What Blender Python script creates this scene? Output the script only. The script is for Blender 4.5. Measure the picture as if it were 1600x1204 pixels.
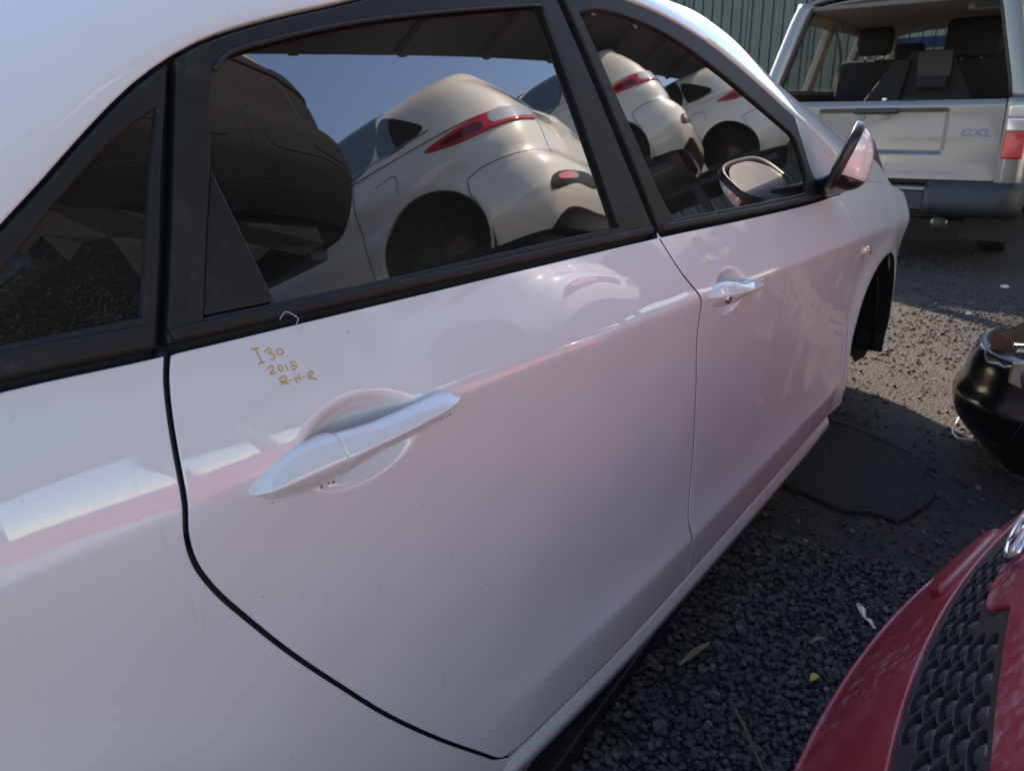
import bpy, bmesh, math, random
import numpy as np
from mathutils import Vector, Matrix
from mathutils.geometry import delaunay_2d_cdt

random.seed(7); RNG = np.random.default_rng(7)
for o in list(bpy.data.objects): bpy.data.objects.remove(o)
scene = bpy.context.scene
COL = scene.collection

# ------------------------------------------------------------------ camera
CAM = Vector((-2.673, -1.374, 1.123))
YAW, PITCH, ROLL = (math.radians(a) for a in (37.2, 20.0, -1.035))
cf = Vector((math.cos(YAW)*math.cos(PITCH), math.sin(YAW)*math.cos(PITCH), -math.sin(PITCH)))
cr = Vector((math.sin(YAW), -math.cos(YAW), 0)); cu = cr.cross(cf)
cr2 = cr*math.cos(ROLL)+cu*math.sin(ROLL); cu2 = -cr*math.sin(ROLL)+cu*math.cos(ROLL)
cam = bpy.data.cameras.new('camera'); camo = bpy.data.objects.new('camera', cam); COL.objects.link(camo)
camo.matrix_world = Matrix(((cr2.x, cu2.x, -cf.x, CAM.x), (cr2.y, cu2.y, -cf.y, CAM.y), (cr2.z, cu2.z, -cf.z, CAM.z), (0, 0, 0, 1)))
cam.sensor_width = 36; cam.lens = 1185/1600*36; cam.clip_start = .02; cam.clip_end = 600
cam.dof.use_dof = True; cam.dof.focus_distance = .95; cam.dof.aperture_fstop = 11
scene.camera = camo

# ------------------------------------------------------------------ sky, sun, exposure
SUN_AZ = math.radians(41)      # clockwise from +Y
SUN_EL = math.radians(33)
world = bpy.data.worlds.new('World'); scene.world = world; world.use_nodes = True
nt = world.node_tree; bg = nt.nodes['Background']
sky = nt.nodes.new('ShaderNodeTexSky'); sky.sky_type = 'NISHITA'; sky.sun_disc = False
sky.sun_elevation = SUN_EL; sky.sun_rotation = SUN_AZ; sky.air_density = 1.0; sky.dust_density = .35; sky.ozone_density = 2.5
hs = nt.nodes.new('ShaderNodeHueSaturation'); hs.inputs['Saturation'].default_value = 1.1; nt.links.new(sky.outputs[0], hs.inputs['Color']); nt.links.new(hs.outputs[0], bg.inputs[0]); bg.inputs[1].default_value = .15
sl = bpy.data.lights.new('sun', 'SUN'); sl.energy = 3.9; sl.angle = math.radians(.53); sl.color = (1, .95, .88)
so = bpy.data.objects.new('sun', sl); COL.objects.link(so)
sd = Vector((math.sin(SUN_AZ)*math.cos(SUN_EL), math.cos(SUN_AZ)*math.cos(SUN_EL), math.sin(SUN_EL)))
so.rotation_euler = sd.to_track_quat('Z', 'Y').to_euler()
scene.view_settings.view_transform = 'Standard'; scene.view_settings.look = 'None'
scene.view_settings.exposure = 1.5; scene.view_settings.gamma = 1
scene.view_settings.use_white_balance = True; scene.view_settings.white_balance_temperature = 8200; scene.view_settings.white_balance_tint = 17

# ------------------------------------------------------------------ materials
MATS = {}
def mat(name, color, rough=.5, metal=0., coat=0., coat_rough=.03, ior=1.5, spec=.5, noise=None, bump=None, dust=None, trans=0., emit=None):
    m = bpy.data.materials.new(name); m.use_nodes = True; n = m.node_tree.nodes; l = m.node_tree.links
    b = n['Principled BSDF']
    b.inputs['Base Color'].default_value = (*color, 1); b.inputs['Roughness'].default_value = rough
    b.inputs['Metallic'].default_value = metal; b.inputs['IOR'].default_value = ior; b.inputs['Specular IOR Level'].default_value = spec
    b.inputs['Coat Weight'].default_value = coat; b.inputs['Coat Roughness'].default_value = coat_rough
    tc = n.new('ShaderNodeTexCoord'); prev = None
    def tex(scale, detail=4, rough_=.55, w=0):
        t = n.new('ShaderNodeTexNoise'); t.inputs['Scale'].default_value = scale; t.inputs['Detail'].default_value = detail; t.inputs['Roughness'].default_value = rough_
        mp = n.new('ShaderNodeMapping'); mp.inputs['Location'].default_value = (w, w*1.7, w*.3); l.new(tc.outputs['Object'], mp.inputs[0]); l.new(mp.outputs[0], t.inputs['Vector']); return t
    def ramp(sock, a, b_):
        r = n.new('ShaderNodeMapRange'); r.inputs[1].default_value = a; r.inputs[2].default_value = b_; r.interpolation_type = 'SMOOTHSTEP'; l.new(sock, r.inputs[0]); return r
    def mix(fac, a, bcol):
        x = n.new('ShaderNodeMix'); x.data_type = 'RGBA'; l.new(fac, x.inputs[0])
        if isinstance(a, tuple): x.inputs[6].default_value = (*a, 1)
        else: l.new(a, x.inputs[6])
        x.inputs[7].default_value = (*bcol, 1); return x.outputs[2]
    csock = None
    for k, item in enumerate(noise or []):
        sc, lo, hi, colr = item
        t = tex(sc, 5, .6, k*3.1); r = ramp(t.outputs[0], lo, hi); csock = mix(r.outputs[0], csock or color, colr)
    if dust:
        sc, lo, hi, colr, amt = dust
        t = tex(sc, 8, .7, 9.); t2 = tex(sc*14, 3, .6, 4.)
        r1 = ramp(t.outputs[0], lo, hi); r2 = ramp(t2.outputs[0], .42, .72)
        mu = n.new('ShaderNodeMath'); mu.operation = 'MULTIPLY'; l.new(r1.outputs[0], mu.inputs[0]); l.new(r2.outputs[0], mu.inputs[1])
        mu2 = n.new('ShaderNodeMath'); mu2.operation = 'MULTIPLY'; l.new(mu.outputs[0], mu2.inputs[0]); mu2.inputs[1].default_value = amt
        csock = mix(mu2.outputs[0], csock or color, colr)
        rr = n.new('ShaderNodeMapRange'); rr.inputs[3].default_value = rough; rr.inputs[4].default_value = min(1, rough+.6); l.new(mu2.outputs[0], rr.inputs[0]); l.new(rr.outputs[0], b.inputs['Roughness'])
    if csock: l.new(csock, b.inputs['Base Color'])
    if bump:
        sc, st = bump; t = tex(sc, 6, .6, 2.); bp = n.new('ShaderNodeBump'); bp.inputs['Strength'].default_value = st; bp.inputs['Distance'].default_value = .01
        l.new(t.outputs[0], bp.inputs['Height']); l.new(bp.outputs[0], b.inputs['Normal'])
    if trans:
        tr = n.new('ShaderNodeBsdfTransparent'); ms = n.new('ShaderNodeMixShader'); ms.inputs[0].default_value = trans
        l.new(b.outputs[0], ms.inputs[1]); l.new(tr.outputs[0], ms.inputs[2]); l.new(ms.outputs[0], n['Material Output'].inputs[0])
    MATS[name] = m; return m
mat('white_paint', (.77, .74, .745), .42, coat=1., coat_rough=.018, noise=[(2.2, .35, .75, (.745, .71, .72))], dust=(9., .52, .8, (.55, .50, .45), .35))
def add_grime(name):
    m = MATS[name]; n = m.node_tree.nodes; l = m.node_tree.links; b = n['Principled BSDF']; tc = n['Texture Coordinate']
    mp = n.new('ShaderNodeMapping'); mp.inputs['Scale'].default_value = (38, 38, 5); mp.inputs['Rotation'].default_value = (0, .25, 0); l.new(tc.outputs['Object'], mp.inputs[0])
    t = n.new('ShaderNodeTexNoise'); t.inputs['Scale'].default_value = 1.; t.inputs['Detail'].default_value = 8; t.inputs['Roughness'].default_value = .75; l.new(mp.outputs[0], t.inputs['Vector'])
    r = n.new('ShaderNodeMapRange'); r.inputs[1].default_value = .52; r.inputs[2].default_value = .82; r.inputs[3].default_value = .012; r.inputs[4].default_value = .24; l.new(t.outputs[0], r.inputs[0]); l.new(r.outputs[0], b.inputs['Coat Roughness'])
    sp = n.new('ShaderNodeTexNoise'); sp.inputs['Scale'].default_value = 95; sp.inputs['Detail'].default_value = 2; l.new(tc.outputs['Object'], sp.inputs['Vector'])
    r2 = n.new('ShaderNodeMapRange'); r2.inputs[1].default_value = .74; r2.inputs[2].default_value = .80; r2.inputs[4].default_value = .6; l.new(sp.outputs[0], r2.inputs[0])
    old = b.inputs['Base Color'].links[0].from_socket; x = n.new('ShaderNodeMix'); x.data_type = 'RGBA'; l.new(r2.outputs[0], x.inputs[0]); l.new(old, x.inputs[6]); x.inputs[7].default_value = (.33, .27, .21, 1)
    mp2 = n.new('ShaderNodeMapping'); mp2.inputs['Scale'].default_value = (160, 160, 9); mp2.inputs['Rotation'].default_value = (0, .7, 0); l.new(tc.outputs['Object'], mp2.inputs[0])
    t3 = n.new('ShaderNodeTexNoise'); t3.inputs['Scale'].default_value = 1.; t3.inputs['Detail'].default_value = 2; l.new(mp2.outputs[0], t3.inputs['Vector']); r3 = n.new('ShaderNodeMapRange'); r3.inputs[1].default_value = .70; r3.inputs[2].default_value = .80; r3.inputs[4].default_value = .5; l.new(t3.outputs[0], r3.inputs[0])
    y = n.new('ShaderNodeMix'); y.data_type = 'RGBA'; l.new(r3.outputs[0], y.inputs[0]); l.new(x.outputs[2], y.inputs[6]); y.inputs[7].default_value = (.60, .55, .50, 1); l.new(y.outputs[2], b.inputs['Base Color'])
    b.inputs['Coat IOR'].default_value = 1.85
add_grime('white_paint')
mat('roof_paint_warmed', (.78, .735, .725), .42, coat=1., coat_rough=.02, dust=(14., .45, .75, (.6, .56, .5), .45))  # copy of the body white, warmed to offset blue sky light on the roof
mat('shell_black', (.008, .008, .009), .6)
mat('trim_black', (.016, .0155, .015), .55, spec=.3, noise=[(30., .5, .8, (.032, .031, .03))], dust=(22., .5, .8, (.16, .145, .13), .45))
mat('rubber', (.012, .012, .012), .55)
mat('plastic_black', (.012, .012, .013), .35, dust=(30., .5, .75, (.12, .1, .08), .4))
mat('gloss_black', (.006, .006, .007), .25, coat=.6, coat_rough=.14, dust=(20, .5, .8, (.08, .07, .06), .3))
mat('chrome', (.75, .76, .78), .12, metal=1.)
mat('satin_metal', (.55, .56, .58), .3, metal=1.)
mat('marker', (.62, .36, .08), .55)
mat('marker_faint', (.66, .58, .42), .5)
mat('lamp_clear', (.75, .74, .72), .08, metal=.6, coat=1.)
mat('lamp_amber', (.7, .25, .05), .15, coat=1.)
mat('lamp_red', (.55, .012, .015), .12, coat=1., coat_rough=.02)
mat('matt_black', (.003, .003, .003), .7, spec=.1, dust=(9, .5, .8, (.02, .018, .016), .4))  # near-black matt surface with sparse lighter speckle
mat('lamp_dark', (.10, .004, .006), .1, coat=1., coat_rough=.02)
mat('silver_paint', (.185, .182, .178), .38, metal=.5, coat=1., coat_rough=.05, dust=(8, .45, .8, (.3, .27, .23), .5))
mat('pearl_paint', (.70, .70, .66), .38, coat=1., coat_rough=.03, dust=(6, .5, .8, (.5, .46, .4), .5))
mat('cream_paint', (.72, .71, .68), .38, coat=1., coat_rough=.03, dust=(6, .45, .8, (.5, .46, .4), .5))
mat('dark_paint', (.012, .014, .016), .25, coat=1., coat_rough=.05, dust=(7, .45, .8, (.08, .07, .06), .5))
mat('red_paint', (.37, .014, .030), .48, coat=.55, coat_rough=.22, noise=[(7., .42, .75, (.44, .06, .085))], dust=(4., .46, .70, (.60, .47, .48), .85))
mat('bumper_grey', (.020, .024, .032), .5, dust=(14, .45, .8, (.13, .12, .11), .4))
mat('interior_black', (.014, .014, .015), .8, noise=[(40., .4, .7, (.022, .022, .023))])
mat('seat_fabric', (.018, .018, .02), .95, bump=(300., .3))
mat('interior_beige', (.27, .245, .215), .8)
mat('interior_grey', (.12, .115, .11), .8)
mat('blue_tint', (.03, .12, .38), .2, trans=.35)
mat('pane', (.02, .03, .03), .03, trans=.82)
mat('steel_rust', (.10, .065, .045), .7, noise=[(12., .4, .7, (.05, .045, .045))])
mat('rack_blue', (.015, .025, .05), .5, dust=(10, .4, .7, (.18, .1, .06), .6))
mat('awning', (.030, .026, .024), .85, noise=[(4., .4, .7, (.045, .038, .034))])
mat('wood', (.2, .14, .09), .8, noise=[(14., .4, .7, (.12, .08, .05))])
mat('tyre', (.014, .014, .014), .75, dust=(10, .4, .7, (.12, .1, .08), .6))
mat('rim', (.4, .41, .42), .3, metal=.8)
mat('mat_carpet', (.016, .017, .019), .95, noise=[(6., .5, .75, (.035, .03, .025)), (40., .62, .72, (.09, .085, .08))], bump=(260., .5))
mat('mat_edge', (.008, .008, .009), .8)
mat('leaf_brown', (.26, .17, .10), .7); mat('leaf_yellow', (.55, .42, .06), .6); mat('twig', (.09, .07, .05), .8)
mat('wrapper', (.6, .58, .55), .3, metal=.4); mat('cable', (.55, .55, .56), .5)
mat('tape_brown', (.20, .14, .06), .35, coat=.6)
mat('stone_dark', (.040, .042, .048), .7)
mat('white_bit', (.55, .53, .5), .7)

def glass_mat(name, strand):
    m = mat(name, (.004, .004, .005), .015, ior=3.0, spec=.5)
    n = m.node_tree.nodes; l = m.node_tree.links; b = n['Principled BSDF']; tc = n['Texture Coordinate']
    # grey dust film: fine specks, plus hair-like strands of grime
    sp = n.new('ShaderNodeTexNoise'); sp.inputs['Scale'].default_value = 520; sp.inputs['Detail'].default_value = 3; l.new(tc.outputs['Object'], sp.inputs['Vector'])
    r1 = n.new('ShaderNodeMapRange'); r1.inputs[1].default_value = .60; r1.inputs[2].default_value = .85; r1.inputs[4].default_value = .2; l.new(sp.outputs[0], r1.inputs[0])
    big = n.new('ShaderNodeTexNoise'); big.inputs['Scale'].default_value = 5; big.inputs['Detail'].default_value = 5; l.new(tc.outputs['Object'], big.inputs['Vector'])
    r2 = n.new('ShaderNodeMapRange'); r2.inputs[1].default_value = .35; r2.inputs[2].default_value = .8; r2.inputs[3].default_value = .006; r2.inputs[4].default_value = .05; l.new(big.outputs[0], r2.inputs[0])
    dn = n.new('ShaderNodeTexNoise'); dn.inputs['Scale'].default_value = 30; dn.inputs['Detail'].default_value = 2; l.new(tc.outputs['Object'], dn.inputs['Vector'])
    vm = n.new('ShaderNodeVectorMath'); vm.operation = 'MULTIPLY_ADD'; l.new(dn.outputs['Color'], vm.inputs[0]); vm.inputs[1].default_value = (.09, .09, .09); l.new(tc.outputs['Object'], vm.inputs[2])
    vo = n.new('ShaderNodeTexVoronoi'); vo.feature = 'DISTANCE_TO_EDGE'; vo.inputs['Scale'].default_value = 150; l.new(vm.outputs[0], vo.inputs['Vector'])
    r3 = n.new('ShaderNodeMapRange'); r3.inputs[1].default_value = 0; r3.inputs[2].default_value = .028; r3.inputs[3].default_value = strand; r3.inputs[4].default_value = 0; l.new(vo.outputs['Distance'], r3.inputs[0])
    sx = n.new('ShaderNodeSeparateXYZ'); l.new(tc.outputs['Object'], sx.inputs[0])
    rz = n.new('ShaderNodeMapRange'); rz.inputs[1].default_value = 1.07; rz.inputs[2].default_value = .97; l.new(sx.outputs[2], rz.inputs[0])
    m3 = n.new('ShaderNodeMath'); m3.operation = 'MULTIPLY'; l.new(r3.outputs[0], m3.inputs[0]); l.new(rz.outputs[0], m3.inputs[1])
    m3b = n.new('ShaderNodeMath'); m3b.operation = 'MULTIPLY'; l.new(m3.outputs[0], m3b.inputs[0]); l.new(big.outputs[0], m3b.inputs[1])
    a = n.new('ShaderNodeMath'); a.operation = 'ADD'; l.new(r1.outputs[0], a.inputs[0]); l.new(r2.outputs[0], a.inputs[1])
    a2 = n.new('ShaderNodeMath'); a2.operation = 'ADD'; l.new(a.outputs[0], a2.inputs[0]); l.new(m3b.outputs[0], a2.inputs[1])
    df = n.new('ShaderNodeBsdfDiffuse'); df.inputs[0].default_value = (.26, .23, .20, 1)
    ms = n.new('ShaderNodeMixShader'); l.new(a2.outputs[0], ms.inputs[0]); l.new(b.outputs[0], ms.inputs[1]); l.new(df.outputs[0], ms.inputs[2]); l.new(ms.outputs[0], n['Material Output'].inputs[0])
    return m
glass_mat('glass_dark', .25); glass_mat('glass_dirty', .6)
M = MATS

# ------------------------------------------------------------------ object helpers
def tag(o, label=None, cat=None, group=None, kind=None):
    if label: o['label'] = label
    if cat: o['category'] = cat
    if group: o['group'] = group
    if kind: o['kind'] = kind
    return o
def empty(name, loc=(0, 0, 0), label=None, cat=None, group=None, rot=(0, 0, 0)):
    o = bpy.data.objects.new(name, None); COL.objects.link(o); o.location = loc; o.rotation_euler = rot; o.empty_display_size = .1
    return tag(o, label, cat, group)
def link(name, me, m, parent=None):
    o = bpy.data.objects.new(name, me); COL.objects.link(o)
    if m is not None and not me.materials: me.materials.append(M[m] if isinstance(m, str) else m)
    if parent: o.parent = parent; o.matrix_parent_inverse = Matrix.Identity(4)
    return o
def meshobj(name, verts, faces, m, parent=None, smooth=True, normals=None, origin=None):
    v = np.asarray(verts, float)
    me = bpy.data.meshes.new(name); me.from_pydata([tuple(p) for p in v], [], [tuple(int(i) for i in f) for f in faces]); me.update()
    if smooth: me.polygons.foreach_set('use_smooth', [True]*len(me.polygons))
    if normals is not None: me.normals_split_custom_set_from_vertices([tuple(x) for x in normals])
    return link(name, me, m, parent)
def bmobj(name, bm, m, parent=None, smooth=False, bevel=0., seg=2):
    bmesh.ops.recalc_face_normals(bm, faces=bm.faces)
    me = bpy.data.meshes.new(name); bm.to_mesh(me); bm.free()
    if smooth: me.polygons.foreach_set('use_smooth', [True]*len(me.polygons))
    o = link(name, me, m, parent)
    if bevel:
        md = o.modifiers.new('bevel', 'BEVEL'); md.width = bevel; md.segments = seg; md.limit_method = 'ANGLE'; md.angle_limit = .6
        me.polygons.foreach_set('use_smooth', [True]*len(me.polygons)); md.harden_normals = True
    return o
def box_bm(lo, hi, bm=None):
    bm = bm or bmesh.new(); x0, y0, z0 = lo; x1, y1, z1 = hi
    vs = [bm.verts.new(p) for p in ((x0,y0,z0),(x1,y0,z0),(x1,y1,z0),(x0,y1,z0),(x0,y0,z1),(x1,y0,z1),(x1,y1,z1),(x0,y1,z1))]
    for f in ((0,3,2,1),(4,5,6,7),(0,1,5,4),(1,2,6,5),(2,3,7,6),(3,0,4,7)): bm.faces.new([vs[i] for i in f])
    return bm
def box(name, lo, hi, m, parent=None, bevel=.004): return bmobj(name, box_bm(lo, hi), m, parent, bevel=bevel)
def hexa(name, pts8, m, parent=None, bevel=.004):
    bm = bmesh.new(); vs = [bm.verts.new(p) for p in pts8]
    for f in ((0,3,2,1),(4,5,6,7),(0,1,5,4),(1,2,6,5),(2,3,7,6),(3,0,4,7)): bm.faces.new([vs[i] for i in f])
    return bmobj(name, bm, m, parent, bevel=bevel)
def tube(name, pts, r, m, parent=None, n=8, closed=False, flat=1.):
    P = [Vector(p) for p in pts]; rs = r if isinstance(r, (list, tuple)) else [r]*len(P); vs = []; fs = []
    up = Vector((0, 0, 1)); k = len(P)
    for i, p in enumerate(P):
        t = (P[(i+1) % k]-P[i-1]) if closed else (P[min(i+1, k-1)]-P[max(i-1, 0)]); t.normalize()
        a = t.cross(up)
        if a.length < 1e-3: a = t.cross(Vector((1, 0, 0)))
        a.normalize(); b = a.cross(t)
        for j in range(n):
            q = 2*math.pi*j/n; vs.append(p+a*math.cos(q)*rs[i]+b*math.sin(q)*rs[i]*flat)
    for i in range(k if closed else k-1):
        for j in range(n):
            fs.append((i*n+j, i*n+(j+1) % n, ((i+1) % k)*n+(j+1) % n, ((i+1) % k)*n+j))
    if not closed: fs += [tuple(range(n))[::-1], tuple((k-1)*n+j for j in range(n))]
    return meshobj(name, vs, fs, m, parent)
def grid_mesh(name, G, m, parent=None, flip=False, closed_u=False, thick=0.):
    G = np.asarray(G, float); nu, nv = G.shape[:2]; fs = []
    for i in range(nu-1 if not closed_u else nu):
        for j in range(nv-1):
            a, b, c, d = i*nv+j, ((i+1) % nu)*nv+j, ((i+1) % nu)*nv+j+1, i*nv+j+1
            fs.append((a, d, c, b) if flip else (a, b, c, d))
    o = meshobj(name, G.reshape(-1, 3), fs, m, parent)
    if thick:
        md = o.modifiers.new('solid', 'SOLIDIFY'); md.thickness = thick; md.offset = -1
    return o
def copy_tree(o, parent=None, matmap=None):
    c = o.copy(); COL.objects.link(c); c.parent = parent
    if matmap and o.type == 'MESH' and o.data.materials and o.data.materials[0].name in matmap:
        c.data = o.data.copy(); c.data.materials[0] = M[matmap[o.data.materials[0].name]]
    for ch in o.children: copy_tree(ch, c, matmap)
    return c

# ------------------------------------------------------------------ curves in 2D
def crv(pts, step=.006, closed=False):
    """Catmull-Rom through pts, resampled"""
    P = np.asarray(pts, float)
    if len(P) == 2: n = max(2, int(np.hypot(*(P[1]-P[0]))/step)+1); return [tuple(P[0]+(P[1]-P[0])*t) for t in np.linspace(0, 1, n)]
    Q = np.vstack([2*P[0]-P[1], P, 2*P[-1]-P[-2]]) if not closed else np.vstack([P[-1], P, P[0], P[1]])
    out = []
    for i in range(1, len(Q)-2):
        a, b, c, d = Q[i-1], Q[i], Q[i+1], Q[i+2]; n = max(2, int(np.hypot(*(c-b))/step))
        t0 = 0.; k = lambda p, q: max(np.hypot(*(q-p))**.5, 1e-5)
        t1 = k(a, b); t2 = t1+k(b, c); t3 = t2+k(c, d)
        for t in np.linspace(t1, t2, n, endpoint=False):
            A1 = (t1-t)/t1*a+t/t1*b; A2 = (t2-t)/(t2-t1)*b+(t-t1)/(t2-t1)*c; A3 = (t3-t)/(t3-t2)*c+(t-t2)/(t3-t2)*d
            B1 = (t2-t)/t2*A1+t/t2*A2; B2 = (t3-t)/(t3-t1)*A2+(t-t1)/(t3-t1)*A3
            out.append(tuple((t2-t)/(t2-t1)*B1+(t-t1)/(t2-t1)*B2))
    if not closed: out.append(tuple(P[-1]))
    return out
def loop(*curves):
    out = []
    for c in curves:
        for p in c:
            if not out or math.hypot(p[0]-out[-1][0], p[1]-out[-1][1]) > 8e-4: out.append((float(p[0]), float(p[1])))
    while math.hypot(out[0][0]-out[-1][0], out[0][1]-out[-1][1]) < 8e-4: out.pop()
    return out
def area(L): L = np.asarray(L); x, y = L[:, 0], L[:, 1]; return .5*np.sum(x*np.roll(y, -1)-np.roll(x, -1)*y)
def offset(L, d):
    L = np.asarray(L, float); e1 = L-np.roll(L, 1, 0); e2 = np.roll(L, -1, 0)-L
    n1 = np.stack([-e1[:, 1], e1[:, 0]], 1); n1 /= np.linalg.norm(n1, axis=1)[:, None]+1e-12
    n2 = np.stack([-e2[:, 1], e2[:, 0]], 1); n2 /= np.linalg.norm(n2, axis=1)[:, None]+1e-12
    n = n1+n2; s = np.linalg.norm(n, axis=1)[:, None]; n = n/np.maximum(s, .3); k = 1/np.maximum((n*n1).sum(1), .5)
    return L+n*d*np.minimum(k, 1.6)[:, None]      # to the left of travel = inside for ccw
def inside(P, L):
    P = np.asarray(P, float); L = np.asarray(L, float); x, y = P[:, 0][:, None], P[:, 1][:, None]
    x1, y1 = L[:, 0][None], L[:, 1][None]; x2, y2 = np.roll(L[:, 0], -1)[None], np.roll(L[:, 1], -1)[None]
    c = ((y1 > y) != (y2 > y)) & (x < (x2-x1)*(y-y1)/(y2-y1+1e-15)+x1); return c.sum(1) % 2 == 1
def dist_to(P, L):
    P = np.asarray(P); L = np.asarray(L); out = np.full(len(P), 9.)
    for i in range(0, len(P), 2000): out[i:i+2000] = np.sqrt(((P[i:i+2000, None]-L[None])**2).sum(2)).min(1)
    return out
def panel(name, outer, surf, m, parent=None, holes=(), pts=None, off=0., r=.002, rim=.014, g=.03, gap=0., flipn=1., flange=None):
    """A sheet with rounded, turned-in edges lying on surf(u,v)->xyz; outer and holes are closed loops in (u,v)."""
    def nrm(uv):
        e = 6e-4; du = surf(uv+np.array([e, 0]))-surf(uv-np.array([e, 0])); dv = surf(uv+np.array([0, e]))-surf(uv-np.array([0, e]))
        n = np.cross(du, dv)*flipn; return n/(np.linalg.norm(n, axis=1)[:, None]+1e-15)
    loops = []
    for k, L in enumerate([outer]+list(holes)):
        L = np.asarray(L, float)
        if (area(L) > 0) != (k == 0): L = L[::-1]
        if gap: L = offset(L, gap)
        loops.append(L)
    inner = [offset(L, r) for L in loops]
    if pts is None:
        lo, hi = loops[0].min(0), loops[0].max(0); a, b = np.meshgrid(np.arange(lo[0]+g/2, hi[0], g), np.arange(lo[1]+g/2, hi[1], g)); pts = np.stack([a.ravel(), b.ravel()], 1)
    pts = np.asarray(pts, float); lo, hi = loops[0].min(0), loops[0].max(0)
    pts = pts[(pts[:, 0] > lo[0]) & (pts[:, 0] < hi[0]) & (pts[:, 1] > lo[1]) & (pts[:, 1] < hi[1])]
    if len(pts):
        keep = inside(pts, inner[0])
        for L in inner[1:]: keep &= ~inside(pts, L)
        pts = pts[keep]
    if len(pts): pts = pts[np.min([dist_to(pts, L) for L in inner], axis=0) > .0035]
    V = np.vstack(inner+[pts]) if len(pts) else np.vstack(inner); E = []; s = 0; starts = []
    for L in inner:
        n = len(L); starts.append(s); E += [(s+i, s+(i+1) % n) for i in range(n)]; s += n
    ov, oe, of, oi, _, _ = delaunay_2d_cdt([Vector(p) for p in V], E, [], 0, 1e-6)
    ov = np.array([tuple(p) for p in ov]); tri = np.array([f for f in of if len(f) == 3]); cen = ov[tri].mean(1)
    k = inside(cen, inner[0])
    for L in inner[1:]: k &= ~inside(cen, L)
    tri = tri[k]
    a = ov[tri]; ar = (a[:, 1, 0]-a[:, 0, 0])*(a[:, 2, 1]-a[:, 0, 1])-(a[:, 2, 0]-a[:, 0, 0])*(a[:, 1, 1]-a[:, 0, 1])
    tri = tri[np.abs(ar) > 1e-12]; ar = ar[np.abs(ar) > 1e-12]
    tri[ar < 0] = tri[ar < 0][:, ::-1]
    if flipn < 0: tri = tri[:, ::-1]
    N = nrm(ov); X = surf(ov)+N*off
    allV = [X]; allN = [N]; faces = [tuple(t) for t in tri]; back = {}
    for j, ids in enumerate(oi):
        for i in ids: back.setdefault(i, j)
    base = len(X); deep = []
    for L, I, st in zip(loops, inner, starts):
        n = len(L); NL = nrm(L); P = surf(L); PI = surf(I); lat = P-PI; lat -= NL*(lat*NL).sum(1)[:, None]; lat /= np.linalg.norm(lat, axis=1)[:, None]+1e-12
        R0 = PI+NL*(off-r*.3)+lat*r*.7; R1 = PI+lat*r+NL*(off-r); R2 = PI+lat*r+NL*(off-rim)
        allV += [R0, R1, R2]; nn = NL+lat; nn /= np.linalg.norm(nn, axis=1)[:, None]; allN += [nn, lat, lat]
        for i in range(n):
            j = (i+1) % n; rows = [(back[st+i], back[st+j])]+[(base+q*n+i, base+q*n+j) for q in range(3)]
            for (p0, p1), (q0, q1) in zip(rows[:-1], rows[1:]):
                if p0 == p1: continue
                if q0 >= base+2*n: deep.append(len(faces))
                faces.append((p0, q0, q1, p1) if flipn > 0 else (p0, p1, q1, q0))
        base += 3*n
    o = meshobj(name, np.vstack(allV), faces, m, parent, True, np.vstack(allN))
    if flange:
        o.data.materials.append(M[flange])
        for k in deep: o.data.polygons[k].material_index = 1  # turned-in edges coloured black to stand in for shade inside the gaps
    return o

# ================================================================== WHITE HATCHBACK (the car photographed)
def interp(x, xs, ys):
    xs = np.asarray(xs, float); ys = np.asarray(ys, float); x = np.clip(np.asarray(x, float), xs[0], xs[-1])
    d = np.diff(ys)/np.diff(xs); mm = np.zeros_like(ys); mm[1:-1] = np.where(d[:-1]*d[1:] > 0, 2*d[:-1]*d[1:]/(d[:-1]+d[1:]+1e-12), 0); mm[0] = d[0]; mm[-1] = d[-1]
    i = np.clip(np.searchsorted(xs, x, side='right')-1, 0, len(xs)-2); h = xs[i+1]-xs[i]; t = (x-xs[i])/h
    return (2*t**3-3*t**2+1)*ys[i]+(t**3-2*t**2+t)*h*mm[i]+(-2*t**3+3*t**2)*ys[i+1]+(t**3-t**2)*h*mm[i+1]
def smin(a, b, k): return .5*(a+b-np.sqrt((a-b)**2+k*k))
ZC = ([-3.3,-2.55,-2.13,-1.9,-1.53,-1.23,-.685,.2,.8], [.834,.838,.850,.841,.824,.804,.77,.70,.66])
ZB = ([-3.3,-2.5,-2.4,-2.17,-1.58,-1.25,-.79,-.6,.6], [.965,.958,.954,.949,.933,.919,.903,.900,.86])
KC = ([-3.3,-2.6,-2.3,-2.1,-1.6,-.9,0,.8], [.05,.032,.02,.006,.004,.004,.012,.05])
FL = ([-3.3,-2.15,-1.95,-1.6,-.6,-.3,.8], [0,0,.014,.026,.026,.014,0.])
def zc(x): return interp(x, *ZC)
def zb(x): return interp(x, *ZB)
BOWLS = [(-2.247, .838, .078, .045, -.02, .022), (-1.385, .812, .076, .042, -.1, .024)]
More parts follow.
